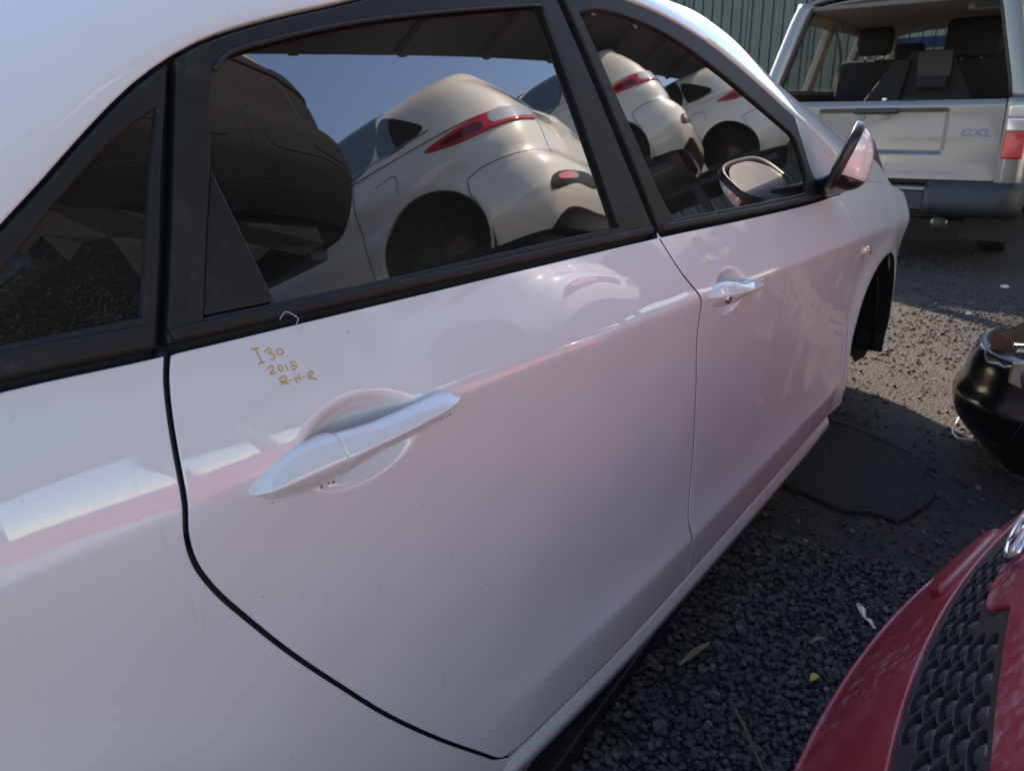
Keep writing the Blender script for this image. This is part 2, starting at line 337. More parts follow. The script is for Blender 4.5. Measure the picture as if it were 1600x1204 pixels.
def W(x, z, bowls=True):
    """half width of the car body side at station x and height z"""
    x = np.asarray(x, float); z = np.asarray(z, float)
    c = zc(x); b = zb(x); k = interp(x, *KC); fl = interp(x, *FL); zs = .362
    t = (z-zs)/(c-zs)
    tp = np.clip(t, 0, 1.6)
    L = .8670+.006*tp+.0180*tp**5+fl*np.exp(-np.clip(z-zs, -.05, 9)/.060)
    bot = .8670+fl-.12*(zs-z)-3.*np.clip(.235-z, 0, 1)**1.5
    lo = smin(L, bot, .0035)
    d = z-b
    up = .840-.56*np.clip(d, -1, 0)-.30*np.clip(d, 0, 1)-.09*np.clip(d, 0, 1)**2-.54*np.clip(d, -1, 0)**2
    w = smin(lo, up, k)
    w = w-.009*(x+1.4)**2-.012*(x+1.5)**2*np.clip(d/.3, 0, 1)-1.1*np.clip(x-.28, 0, 2)**2-.5*np.clip(-2.9-x, 0, 2)**2
    r = np.hypot(x, z-.31); w = w+.012*np.exp(-((r-.36)/.05)**2)
    r = np.hypot(x+2.65, z-.31); w = w+.006*np.exp(-((r-.37)/.05)**2)
    w = w+.0006*np.sin(23*x+9*z+1.)*np.sin(5+31*z-7*x)*np.clip((z-.3)*8, 0, 1)*np.clip((.93-z)*20, 0, 1)
    if bowls:
        for (bx, bz, a, h, ang, dep) in BOWLS:
            ca, sa = np.cos(ang), np.sin(ang); uu = (x-bx)*ca+(z-bz)*sa; vv = -(x-bx)*sa+(z-bz)*ca
            q = np.clip((uu/a)**2+(vv/h)**2, 0, 1); s = 1-q; w = w-dep*s*s*(3-2*s)*np.where(q < 1, 1, 0)
    return w
def side(uv): return np.stack([uv[:, 0], -W(uv[:, 0], uv[:, 1]), uv[:, 1]], 1)
def side_pts(x0, x1, step=.022):
    xs = np.arange(x0, x1, step); dz = np.concatenate([np.arange(-.62, -.06, .028), [-.045, -.03, -.02, -.013, -.008, -.004, 0, .004, .008, .013, .02, .03, .045], np.arange(.06, .16, .02)])
    P = [(x, zc(x)+d) for x in xs for d in dz]
    P += [(x, z) for x in xs for z in (.30, .335, .348, .356, .362, .368, .376, .388, .402, .42)]
    for (bx, bz, a, h, ang, dep) in BOWLS:
        if x0 < bx < x1:
            P = [p for p in P if ((p[0]-bx)/a/1.2)**2+((p[1]-bz)/h/1.2)**2 > 1]
    # thin out points lying too close together
    seen = set(); out = []
    for p in P:
        key = (round(p[0]/.0045), round(p[1]/.0035))
        if key not in seen: seen.add(key); out.append(p)
    for (bx, bz, a, h, ang, dep) in BOWLS:
        if x0 < bx < x1:
            ca, sa = math.cos(ang), math.sin(ang); out.append((bx, bz))
            for rr in np.arange(.08, 1.17, .06):
                n = max(8, int(80*rr))
                for q in np.linspace(0, 2*math.pi, n, endpoint=False)+rr*7:
                    u_, v_ = a*rr*math.cos(q), h*rr*math.sin(q); out.append((bx+u_*ca-v_*sa, bz+u_*sa+v_*ca))
    return np.array(out)

car = empty('white_hatchback', (0, 0, 0), 'white hatchback seen along its right side with dark tinted windows', 'car')
shut = [(-2.39,.953),(-2.399,.936),(-2.408,.91),(-2.415,.879),(-2.419,.846),(-2.422,.824),(-2.419,.797),(-2.406,.764),(-2.38,.718),(-2.342,.656),(-2.293,.584),(-2.235,.502),(-2.159,.407),(-2.085,.322),(-2.05,.282)]
shut_corner = [(-2.05,.282),(-2.034,.268),(-2.012,.262),(-1.98,.262)]
seam_mid = [(-1.585,.934),(-1.558,.875),(-1.516,.82),(-1.496,.741),(-1.470,.637),(-1.460,.531),(-1.472,.44),(-1.487,.395),(-1.486,.362),(-1.480,.31),(-1.482,.268)]
seam_front = [(-.507,.902),(-.516,.84),(-.470,.74),(-.40,.644),(-.365,.54),(-.371,.433),(-.408,.344),(-.50,.27)]
def beltline(x0, x1, d=0., n=40): return [(x, float(zb(x))+d) for x in np.linspace(x0, x1, n)]
rail = [(-2.70,.966),(-2.62,.972),(-2.56,.998),(-2.51,1.027),(-2.469,1.057),(-2.436,1.081),(-2.394,1.113),(-2.35,1.144),(-2.317,1.163),(-2.29,1.176),(-2.256,1.189),(-2.183,1.209),(-2.118,1.224),(-2.042,1.242),(-1.933,1.262),(-1.802,1.278),(-1.647,1.287),(-1.536,1.286),(-1.456,1.281),(-1.327,1.264),(-1.171,1.230),(-.966,1.168),(-.796,1.110),(-.595,1.045),(-.50,1.005),(-.42,.965)]
RC = np.array(crv(rail, .004))
def railseg(x0, x1, d=0.):
    k = (RC[:, 0] >= min(x0, x1)) & (RC[:, 0] <= max(x0, x1)); s = RC[k]
    e = np.array([(x, np.interp(x, RC[:, 0], RC[:, 1])) for x in (min(x0, x1), max(x0, x1))]); s = np.vstack([e[:1], s, e[1:]])
    s = s-np.array([0, d]); return [tuple(p) for p in (s if x0 < x1 else s[::-1])]
def arch(cx, cz, r, a0, a1, n=40): return [(cx+r*math.cos(math.radians(a)), cz+r*math.sin(math.radians(a))) for a in np.linspace(a0, a1, n)]

PAINT = 'white_paint'; GAP = .0023
# rear quarter panel, with wheel opening
q_out = loop(crv([(-3.24,.965),(-3.24,.25)]), crv([(-3.24,.25),(-3.02,.22)]), arch(-2.65,.31,.355,193,-12), [(-2.303,.235)], crv([(-2.29,.215),(-2.02,.215)]),
             crv([(-2.015,.258),(-2.045,.278)]), crv(shut[::-1]), crv(beltline(-2.39,-2.72)), crv([(-2.72,.963),(-3.24,.965)]))
quarter = panel('quarter_panel', q_out, side, PAINT, car, pts=side_pts(-3.24,-2.0), gap=GAP, r=.0013, flange='shell_black')
# rear door
rd_out = loop(crv(shut), crv(shut_corner), crv([(-1.98,.262),(-1.7,.265),(-1.482,.268)]), crv(seam_mid[::-1]), crv(beltline(-1.585,-2.39)))
rear_door = panel('rear_door', rd_out, side, PAINT, car, pts=side_pts(-2.43,-1.44), gap=GAP, r=.0013, flange='shell_black')
# front door
fd_out = loop(crv(seam_mid), crv([(-1.482,.268),(-1.2,.272),(-.8,.275),(-.50,.27)]), crv(seam_front[::-1]), crv(beltline(-.507,-1.585)))
front_door = panel('front_door', fd_out, side, PAINT, car, pts=side_pts(-1.6,-.34), gap=GAP, r=.0013, flange='shell_black')
# front wing with wheel opening
fen_top = [(.62,.75),(.45,.80),(.2,.855),(0,.885),(-.25,.905),(-.507,.902)]
fe_out = loop(crv(seam_front), crv([(-.50,.27),(-.44,.255),(-.352,.262)]), arch(.0,.31,.352,188,-5), crv([(.353,.26),(.45,.24),(.62,.28)]), crv([(.62,.28),(.66,.5),(.62,.75)]), crv(fen_top))
fender = panel('front_wing', fe_out, side, PAINT, car, pts=side_pts(-.52,.66), gap=GAP, r=.0013, flange='shell_black')
# sill below the doors
def sill_s(uv): return np.stack([uv[:, 0], -(W(uv[:, 0], np.full(len(uv), .262))+interp(uv[:, 1], [.15,.18,.205,.225,.25,.27], [-.05,-.022,-.005,-.001,-.008,-.014])), uv[:, 1]], 1)
panel('sill', loop(crv([(-2.05,.248),(-2.05,.17)]), crv([(-2.05,.17),(-.44,.175)]), crv([(-.44,.175),(-.44,.256)]), crv([(-.44,.256),(-2.05,.248)])), sill_s, PAINT, car, r=.006, g=.04)
# rubber strips closing the panel gaps from behind
for nm, cv in (('door_seal', shut+shut_corner[1:]), ('door_seal', seam_mid), ('door_seal', seam_front), ('door_seal', [(-2.04,.264),(-1.7,.266),(-1.482,.270),(-1.2,.273),(-.8,.276),(-.48,.272)])):
    P = np.array(crv(cv, .01)); Q = side(P); Q[:, 1] += .010; tube(nm, [tuple(q) for q in Q], .0065, 'shell_black', car, 6)
# black inner shell, added to keep the gaps dark and block see-through
xs = np.linspace(-3.22, .62, 70); zs_ = np.linspace(.18, 1.0, 26)
X, Z = np.meshgrid(xs, zs_, indexing='ij'); Y = -(W(X, Z, False)-.040); G = np.stack([X, Y, Z], 2)
shell_keep = lambda x, z: (math.hypot(x, z-.31) > .37) and (math.hypot(x+2.65, z-.31) > .37)
fs = [(i*26+j, (i+1)*26+j, (i+1)*26+j+1, i*26+j+1) for i in range(69) for j in range(25) if shell_keep(xs[i]+.03, zs_[j]+.016)]
meshobj('inner_shell', G.reshape(-1, 3), fs, 'shell_black', car)
xs = np.linspace(-2.72, -.5, 60); tt = np.linspace(0, 1, 8)
G = [[(x, -(float(W(x, zz, False))-.018), zz) for zz in (.93+(np.interp(x, RC[:, 0], RC[:, 1])-.92)*t for t in tt)] for x in xs]
grid_mesh('cabin_shell', G, 'shell_black', car)

# --- side glass, frames and mouldings
def fine(x0, x1, z0, z1, g=.02): a, b = np.meshgrid(np.arange(x0, x1, g), np.arange(z0, z1, g)); return np.stack([a.ravel(), b.ravel()], 1)
rfl = [(-2.303,1.1655),(-2.334,1.09),(-2.363,1.02),(-2.388,.962)]; qtr = [(-2.311,1.1615),(-2.343,1.09),(-2.371,1.021),(-2.397,.960)]
rff = [(-1.716,1.283),(-1.676,1.169),(-1.64,1.063),(-1.596,.944)]; ffr = [(-1.697,1.285),(-1.655,1.169),(-1.617,1.062),(-1.577,.944)]
MO = .004    # mouldings stand above the painted edge
def xat(c, z): c = np.array(c); o = np.argsort(c[:, 1]); return float(np.interp(z, c[o, 1], c[o, 0]))
# quarter window with black surround
qg = loop(crv([(-2.334,1.128),(-2.365,1.062),(-2.400,.982)]), crv([(-2.400,.982),(-2.5,.984),(-2.585,.986)]), crv([(-2.585,.986),(-2.53,1.0),(-2.481,1.026),(-2.424,1.071),(-2.375,1.106),(-2.334,1.128)]))
qt = loop(crv(qtr), crv(beltline(-2.400,-2.66,.003)), railseg(-2.66,-2.311,.004))
qsur = panel('quarter_window_surround', qt, side, 'trim_black', car, holes=[qg], off=.001, r=.003, g=.02)
qglass = panel('quarter_window', [tuple(p) for p in offset(np.array(qg) if area(qg) > 0 else np.array(qg)[::-1], -.006)], side, 'glass_dirty', car, off=-.004, r=.001, g=.02)
qm = loop(beltline(-2.66,-2.398,.004), beltline(-2.398,-2.66,.022)); panel('belt_moulding', qm, side, 'trim_black', qsur, off=.006, r=.004, g=.02)
# rear door
rg = [(-2.272,1.158),(-2.257,1.170),(-2.208,1.184),(-2.092,1.208),(-1.948,1.229),(-1.775,1.250)]
rg_front = [(-1.752,1.247),(-1.734,1.155),(-1.716,1.058),(-1.698,.962)]
rg_bot = [(-1.698,.962),(-1.953,.966),(-2.16,.968),(-2.283,.970)]; rtri_d = [(-2.283,.970),(-2.294,1.031),(-2.303,1.085)]; rg_rear = [(-2.303,1.085),(-2.288,1.123),(-2.272,1.158)]
rhole = loop(crv(rg), crv([(-1.775,1.250),(-1.758,1.252),(-1.752,1.247)]), crv(rg_front), crv(rg_bot), crv([(-2.283,.970),(-2.352,.972)]), crv([(-2.352,.972),(-2.329,1.027),(-2.303,1.085)]), crv(rg_rear))
rfo = loop(crv(rfl), beltline(-2.388,-1.596,.004), crv(rff[::-1]), railseg(-1.716,-2.303,.004))
rframe = panel('window_frame', rfo, side, 'trim_black', rear_door, holes=[rhole], off=.001, r=.003, g=.02)
rgl = loop(crv(rg), crv([(-1.775,1.250),(-1.758,1.252),(-1.752,1.247)]), crv(rg_front), crv(rg_bot), crv(rtri_d), crv(rg_rear))
ccw = lambda L: np.array(L) if area(L) > 0 else np.array(L)[::-1]
panel('window_glass', [tuple(p) for p in offset(ccw(rgl), -.005)], side, 'glass_dark', rear_door, off=-.005, r=.001, g=.02)
panel('corner_panel', loop(crv([(-2.283,.970),(-2.352,.972)]), crv([(-2.352,.972),(-2.329,1.027),(-2.303,1.085)]), crv(rtri_d[::-1])), side, 'plastic_black', rear_door, off=-.0025, r=.0015, gap=.0008, g=.02)
panel('belt_moulding', loop(beltline(-2.386,-1.600,.005), beltline(-1.600,-2.386,.0165)), side, 'trim_black', rear_door, off=.005, r=.004, g=.02)
tube('window_seal', [tuple(p) for p in (side(np.array(crv(rg_front)))+np.array([0, -.001, 0]))], .0035, 'rubber', rframe, 6)
tube('window_seal', [tuple(p) for p in (side(np.array(crv(rg)+[(-1.758,1.251)]))+np.array([0, -.001, 0]))], .0025, 'rubber', rframe, 6)
# front door
fg_top = [(-1.657,1.250),(-1.609,1.257),(-1.503,1.254),(-1.363,1.233),(-1.191,1.186),(-1.016,1.128),(-.82,1.060)]
fg_front = [(-.800,1.046),(-.785,1.01),(-.776,.955),(-.80,.928)]; fg_bot = [(-.80,.928),(-.95,.932),(-1.128,.938),(-1.357,.946),(-1.52,.952)]; fg_rear = [(-1.52,.952),(-1.545,.988),(-1.602,1.116),(-1.657,1.250)]
fgl = loop(crv(fg_top), crv(fg_front), crv(fg_bot), crv(fg_rear))
ffo = loop(crv(ffr), beltline(-1.577,-.64,.004), crv([(-.64,.906),(-.72,.962),(-.742,1.02),(-.760,1.088)]), railseg(-.765,-1.697,.004))
fframe = panel('window_frame', ffo, side, 'trim_black', front_door, holes=[fgl], off=.001, r=.003, g=.02)
panel('window_glass', [tuple(p) for p in offset(ccw(fgl), -.005)], side, 'glass_dark', front_door, off=-.005, r=.001, g=.02)
panel('belt_moulding', loop(beltline(-1.573,-.66,.005), beltline(-.66,-1.573,.0165)), side, 'trim_black', front_door, off=.005, r=.004, g=.02)
panel('sail_panel', loop(crv([(-.635,.908),(-.715,.962),(-.737,1.02),(-.755,1.086)]), railseg(-.755,-.52,.004), crv([(-.52,1.0),(-.53,.95),(-.54,.905)]), beltline(-.54,-.635,.004)), side, PAINT, front_door, off=.0, r=.002, g=.02)
# --- roof: section by section from the rail over to the centre line and down the far side
def ztop(x): return float(np.interp(x, [-3.25,-3.0,-2.7,-2.3,-1.9,-1.5,-1.15], [1.16,1.27,1.335,1.378,1.402,1.408,1.395]))
G = []
for x in np.linspace(-3.24, -1.2, 90):
    zr = float(np.interp(x, RC[:, 0], RC[:, 1])) if x > -2.70 else .966
    w0 = float(W(x, zr)); w1 = float(W(x, zr+.02)); T = np.array([w0-w1, .02]); T /= np.linalg.norm(T); zt = ztop(x)
    p0 = np.array([-w0, zr]); h = max(zt-zr, .05); lean = np.array([.30*h, h]); p1 = p0+T*h*.55; p2 = np.array([-.47+.0*x, zt-.012]); p3 = np.array([0, zt])
    sec = [(p0+np.array([.012, -.004]))]+[(1-t)**3*p0+3*(1-t)**2*t*p1+3*(1-t)*t*t*p2+t**3*p3 for t in np.linspace(0, 1, 30)**1.5]
    half = [(x, s[0], s[1]) for s in sec]; G.append(half+[(x, -s[1], s[2]) for s in half[::-1][1:]])
grid_mesh('roof', G, 'roof_paint_warmed', car, flip=True)
# windscreen pillar
at = np.array(crv([(-1.30,1.318),(-1.224,1.311),(-1.09,1.3),(-.913,1.261),(-.683,1.178),(-.374,1.091),(-.211,1.046),(-.05,1.005),(.08,.965)], .01))
def apillar(sgn):
    G = []
    for t in np.linspace(0, 1, 60):
        xr = -1.30+t*(.86); zr = float(np.interp(xr, RC[:, 0], RC[:, 1])); p0 = np.array([xr, -float(W(xr, zr)), zr])
        q = at[int(t*(len(at)-1))]; p2 = np.array([q[0], -(float(W(q[0], q[1]))-.050), q[1]])
        mid = (p0+p2)/2+np.array([.004, -.008, .011]); row = [p0+np.array([.0, .012, -.004])]
        for s in np.linspace(0, 1, 9): row.append((1-s)**2*p0+2*s*(1-s)*mid+s*s*p2)
        row.append(p2+np.array([-.01, .02, -.01])); G.append([(p[0], p[1]*sgn, p[2]) for p in row])
    return grid_mesh('windscreen_pillar', G, PAINT, car, flip=(sgn > 0))
apillar(1); apillar(-1)
G = []
for t in np.linspace(0, 1, 20):
    q = at[int((.10+t*.66)*(len(at)-1))]; yw = float(W(q[0], q[1]))-.055
    G.append([(q[0]+.10*(1-s*s), yw*s, q[1]+.02*(1-s*s)) for s in np.linspace(-1, 1, 25)])
grid_mesh('windscreen', G, 'glass_dark', car)
sc = loop(crv([(-.535,.900),(-.25,.906),(.05,.884),(.20,.862)]), crv([(.20,.862),(.10,.93),(-.05,.975),(-.30,1.0),(-.46,.995),(-.53,.985)]), crv([(-.53,.985),(-.535,.900)]))
scuttle = panel('scuttle_panel', sc, side, PAINT, car, off=-.006, r=.002, g=.025); c_ = scuttle.copy(); COL.objects.link(c_); c_.scale = (1, -1, 1)
# bonnet between the wings
G = []
fx = np.array(fen_top[::-1])
for t in np.linspace(0, 1, 24):
    x = -.45+t*1.12; z = float(np.interp(x, fx[:, 0], fx[:, 1])); w = float(W(x, z-.01))-.012
    G.append([(x+.10*(1-s*s), w*s, z+.085*(1-abs(s)**2.6)*(1-.45*t)) for s in np.linspace(-1, 1, 31)])
grid_mesh('bonnet', G, PAINT, car, thick=.01)
# nose of the car
G = []
for z, dx in ((.22,-.10),(.3,-.02),(.45,0),(.6,-.03),(.7,-.10),(.76,-.17)):
    G.append([(.62+(.30+dx)*(1-abs(s)**3.2)+.0, s*(.735 if z < .72 else .72), z) for s in np.linspace(-1, 1, 33)])
grid_mesh('front_bumper', G, PAINT, car, thick=.01)
for sgn in (-1, 1):
    hl = [(.50,.775),(.62,.74),(.655,.67),(.60,.63),(.45,.69)]
    L = loop(crv(hl, closed=True)); o = panel('headlamp', L, side, 'lamp_clear', car, off=.003, g=.02, r=.002)
    if sgn > 0: o.scale = (1, -1, 1)
# tail end
G = []
for z, dx in ((.2,.12),(.35,0),(.6,-.02),(.8,.03),(.96,.04),(1.16,.10)):
    G.append([(-3.24-(.20-dx)*(1-abs(s)**3), s*(.82 if z < .9 else .80-(z-.9)*.8), z) for s in np.linspace(-1, 1, 25)])
grid_mesh('tailgate', G, PAINT, car, flip=True, thick=.01)
for sgn in (-1, 1): box('tail_lamp', (-3.30,.60*sgn-.14,.78), (-3.22,.60*sgn+.14,.93), 'lamp_red', car, .02)
box('floor_pan', (-3.0,-.62,.19), (.55,.62,.26), 'shell_black', car)
# far side: mirrored skins
for src in (quarter, rear_door, front_door, fender):
    c = src.copy(); COL.objects.link(c); c.scale = (1, -1, 1)
    for ch in src.children:
        if ch.name.startswith(('window_', 'belt_', 'corner')): d = ch.copy(); COL.objects.link(d); d.parent = c
for src in (qsur, qglass): c = src.copy(); COL.objects.link(c); c.scale = (1, -1, 1)

# --- door handles
def handle(door, p0, p1, cap_at, hw, keyhole):
    p0 = np.array(p0); p1 = np.array(p1)
    up_ = [(1-1.03*a, -.35+1.35*a**.72) for a in np.linspace(0, 1, 9)]; dn_ = [(-.03-.97*a, 1-1.35*a**1.35) for a in np.linspace(.06, 1, 9)]
    prof = np.array(up_+dn_+[(-1,-.75),(-.6,-1.),(0,-1.),(.6,-1.),(1,-.75)])
    def sect(t):
        c = p0+(p1-p0)*t; w = float(np.interp(t, *hw))
        ends = min(1, max(t, 0)/.06)**.5*min(1, max(1-t, 0)/.08)**.5
        out = float(interp(t, [0,.1,.3,.42,.6,.8,.92,1.], [.001,.004,.009,.012,.013,.011,.006,.001])); th = .010*ends+.001
        back = out+.012 if (t < cap_at or t > .86) else th
        y0 = -float(W(c[0], c[1], False)); e = .004; slope = (float(W(c[0], c[1]+.03, False))-float(W(c[0], c[1]-.03, False)))/.06
        upv = np.array([0, -slope*.6, 1]); upv /= np.linalg.norm(upv); nv = np.array([0, -upv[2], upv[1]]); nv = np.array([0, -1., .12]); nv /= np.linalg.norm(nv)
        base = np.array([c[0], y0, c[1]])+nv*out
        return [tuple(base+upv*v*(w*ends+.0008)+nv*(n_*th if n_ > 0 else -n_*-back)) for v, n_ in prof]
    def part(name, ts, parent):
        S = [sect(t) for t in ts]; n = len(prof); fs = [(i*n+j, i*n+(j+1) % n, (i+1)*n+(j+1) % n, (i+1)*n+j) for i in range(len(S)-1) for j in range(n)]
        fs += [tuple(range(n))[::-1], tuple((len(S)-1)*n+j for j in range(n))]
        o = meshobj(name, [p for s in S for p in s], fs, PAINT, parent)
        bm = bmesh.new(); bm.from_mesh(o.data); bmesh.ops.recalc_face_normals(bm, faces=bm.faces); bm.to_mesh(o.data); bm.free()
        return o
    grip = part('door_handle', [cap_at+.004, cap_at+.008]+list(np.linspace(cap_at+.012, .992, 46))+[1.], door)
    cap = part('handle_cap', [0., .006, .014]+list(np.linspace(.025, cap_at-.008, 30))+[cap_at-.004, cap_at-.002], door)
    return grip, cap
handle(rear_door, (-2.366, .834), (-2.117, .845), .34, ([0,.05,.12,.2,.3,.36,.5,.7,.85,.93,1], [.003,.011,.017,.021,.0215,.0190,.0150,.0140,.0135,.010,.001]), False)
handle(front_door, (-1.482, .821), (-1.238, .799), .32, ([0,.05,.12,.2,.3,.36,.5,.7,.85,.93,1], [.006,.014,.019,.0215,.0210,.0185,.0150,.0140,.0135,.010,.001]), True)
kc = np.array([-1.436, -float(W(-1.436, .812, False))-.0175, .812])
tube('key_lock', [kc+np.array([0, .012, 0]), kc+np.array([0, .002, 0]), kc], [.009, .009, .0075], 'satin_metal', front_door, 16)
tube('key_slot', [kc+np.array([-.004, -.0005, .0]), kc+np.array([.004, -.0005, 0])], .0018, 'shell_black', front_door, 6)

# --- side indicator on the wing
ic = side(np.array([[-.325, .722]]))[0]
o = meshobj('side_indicator', *(lambda n=14: ([(ic[0]+.052*math.cos(a)*(.85 if math.cos(a) < 0 else 1)*q, ic[1]-.010*math.sqrt(max(0, 1-q*q))-.001, ic[2]+.017*math.sin(a)*q) for q in (1, .8, .5, .02) for a in np.linspace(0, 2*math.pi, n, endpoint=False)],
    [(r*n+j, r*n+(j+1) % n, (r+1)*n+(j+1) % n, (r+1)*n+j) for r in range(3) for j in range(n)]))(), 'lamp_clear', fender)
box('amber_bulb', (ic[0]-.018, ic[1]-.0135, ic[2]-.008), (ic[0]+.012, ic[1]-.008, ic[2]+.008), 'lamp_amber', o, .003)

# --- folded door mirror
mc = Vector((-.80, -.903, 1.010)); Lx = Vector((.967, .25, -.03)).normalized()
Uy = Vector((-.02, -.36, .93)); Uy = (Uy-Lx*Uy.dot(Lx)).normalized(); Nz = Lx.cross(Uy)
if Nz.y > 0: Nz = -Nz
mirror = empty('door_mirror'); mirror.parent = car
def mpt(l, u, n): return mc+(Lx*l+Uy*u+Nz*n)*.93
def shellcap(name, u0, u1, matn, n0=0., off=0.):
    G = []
    for i in range(25):
        a = i/24*math.pi*2; row = []
        for q in np.linspace(1, .0, 12):
            l = math.copysign(abs(math.cos(a))**.6, math.cos(a))*.112*q; u = math.copysign(abs(math.sin(a))**.6, math.sin(a))*.078*q
            d = .060*(1-q**2.6)**.6*(1-.35*u/.08) + off
            row.append(mpt(l, max(u0, min(u1, u)), n0+d))
        G.append(row)
    return grid_mesh(name, G, matn, mirror, flip=False)
shellcap('mirror_cap', -.034, .09, PAINT, .008)
shellcap('mirror_underside', -.09, -.034, 'plastic_black', .006)
rim = []
for i in range(33):
    a = i/32*math.pi*2; c, s = math.copysign(abs(math.cos(a))**.6, math.cos(a)), math.copysign(abs(math.sin(a))**.6, math.sin(a))
    rim.append([mpt(c*.100, s*.068, -.004), mpt(c*.110, s*.078, -.012), mpt(c*.116, s*.084, -.010), mpt(c*.117, s*.085, .006), mpt(c*.110, s*.078, .012)])
grid_mesh('mirror_rim', rim, 'plastic_black', mirror)
G = [[mpt(math.cos(a)*.104*q, math.sin(a)*.074*q, -.006) for q in np.linspace(.02, 1, 4)] for a in np.linspace(0, 2*math.pi, 25)]
grid_mesh('mirror_glass', G, 'gloss_black', mirror)
base_pts = [(-.62,-.80,.925), (-.66,-.835,.930), (-.72,-.875,.945), (-.77,-.90,.962), (-.83,-.915,.968)]
tube('mirror_arm', base_pts, [.052,.048,.042,.036,.022], 'plastic_black', mirror, 14, flat=.55)
# --- front wheel-arch liner, missing wheel
G = []
for a in np.linspace(-12, 200, 50):
    rr = .352+.004*math.sin(a*.9)
    G.append([(rr*math.cos(math.radians(a)), y, .31+rr*math.sin(math.radians(a))) for y in (-.84,-.80,-.74,-.66,-.58,-.52)]+[(.1*math.cos(math.radians(a)), -.50, .31+.1*math.sin(math.radians(a)))])
liner = grid_mesh('wheel_arch_liner', G, 'plastic_black', car)
for y in (-.80,-.74,-.68,-.62):
    tube('liner_rib', [(.345*math.cos(math.radians(a)), y, .31+.345*math.sin(math.radians(a))) for a in range(-10, 199, 8)], .006, 'plastic_black', liner, 6)
# rear wheel
def wheel(x, y, z, parent):
    prof = [(-.10,.24),(-.10,.29),(-.075,.312),(0,.315),(.075,.312),(.10,.29),(.10,.24)]
    G = [[(x+r*math.cos(a), y+w, z+r*math.sin(a)) for w, r in prof] for a in np.linspace(0, 2*math.pi, 41)]
    t = grid_mesh('tyre', G, 'tyre', parent)
    rimo = [[(x+r*math.cos(a), y+w, z+r*math.sin(a)) for w, r in ((-.085,.24),(-.05,.2),(-.07,.08),(-.075,.0))] for a in np.linspace(0, 2*math.pi, 41)]
    grid_mesh('rim', rimo, 'rim', parent)
wh = empty('rear_wheel'); wh.parent = car; wheel(-2.65, -.74, .315, wh)
wh2 = empty('rear_wheel'); wh2.parent = car; wheel(-2.65, .74, .315, wh2)
# loose black skirt hanging under the sill, end clip under the wing
hexa('loose_skirt', [(-1.16,-.845,.172),(-1.16,-.80,.172),(-2.02,-.80,.035),(-2.02,-.845,.035),(-1.16,-.842,.196),(-1.16,-.80,.205),(-2.02,-.80,.085),(-2.02,-.842,.072)], 'plastic_black', car, .006)
box('liner_clip', (-.30,-.80,.235), (-.22,-.70,.275), 'plastic_black', car, .006)
# --- yellow marker writing on the rear door
def strokes(name, S, wid, m, parent):
    vs = []; fs = []
    for s in S:
        P = np.array(crv(s, .0008)) if len(s) > 2 else np.array(crv(s, .002)); d = np.gradient(P, axis=0); d /= np.linalg.norm(d, axis=1)[:, None]+1e-9; n = np.stack([-d[:, 1], d[:, 0]], 1)
        A = side(P+n*wid/2); B = side(P-n*wid/2); A[:, 1] -= .0005; B[:, 1] -= .0005; b0 = len(vs); vs += list(A)+list(B); k = len(P)
        fs += [(b0+i, b0+i+1, b0+k+i+1, b0+k+i) for i in range(k-1)]
    return meshobj(name, vs, fs, m, parent)
WR = [[(-2.324,.940),(-2.316,.939)],[(-2.320,.939),(-2.319,.928)],[(-2.323,.928),(-2.316,.928)],[(-2.313,.935),(-2.308,.937),(-2.306,.935),(-2.310,.933),(-2.306,.932),(-2.306,.929),(-2.309,.928),(-2.311,.929)],
      [(-2.296,.931),(-2.298,.930),(-2.300,.930),(-2.302,.931),(-2.302,.933),(-2.301,.934),(-2.298,.934),(-2.297,.933),(-2.296,.931)],
      [(-2.317,.922),(-2.312,.924),(-2.311,.922),(-2.316,.918),(-2.310,.918)],[(-2.303,.920),(-2.304,.918),(-2.306,.918),(-2.307,.919),(-2.307,.921),(-2.306,.922),(-2.304,.922),(-2.303,.920)],[(-2.299,.922),(-2.299,.917)],
      [(-2.289,.921),(-2.293,.922),(-2.294,.919),(-2.290,.919),(-2.290,.917),(-2.293,.916),(-2.295,.917)],
      [(-2.310,.913),(-2.309,.907)],[(-2.310,.913),(-2.304,.913),(-2.304,.910),(-2.309,.910),(-2.303,.907)],[(-2.302,.909),(-2.299,.909)],[(-2.296,.911),(-2.295,.905)],[(-2.291,.912),(-2.291,.906)],[(-2.296,.908),(-2.290,.909)],[(-2.288,.908),(-2.285,.908)],[(-2.282,.910),(-2.282,.904)],[(-2.282,.910),(-2.277,.910),(-2.277,.908),(-2.282,.907),(-2.275,.903)]]
tag(strokes('marker_writing', WR, .0012, 'marker', rear_door), 'yellow handwritten marker reading I3o 2015 R-H-R')
VR = [[(-1.477,.913),(-1.464,.912),(-1.464,.908)],[(-1.456,.911),(-1.443,.911),(-1.448,.907)],[(-1.470,.895),(-1.463,.892),(-1.470,.890)],[(-1.429,.892),(-1.418,.889),(-1.427,.887)],[(-1.408,.889),(-1.407,.884)],[(-1.462,.881),(-1.450,.877),(-1.460,.874)],[(-1.448,.876),(-1.441,.872)]]
strokes('marker_writing', VR, .0022, 'marker_faint', front_door)

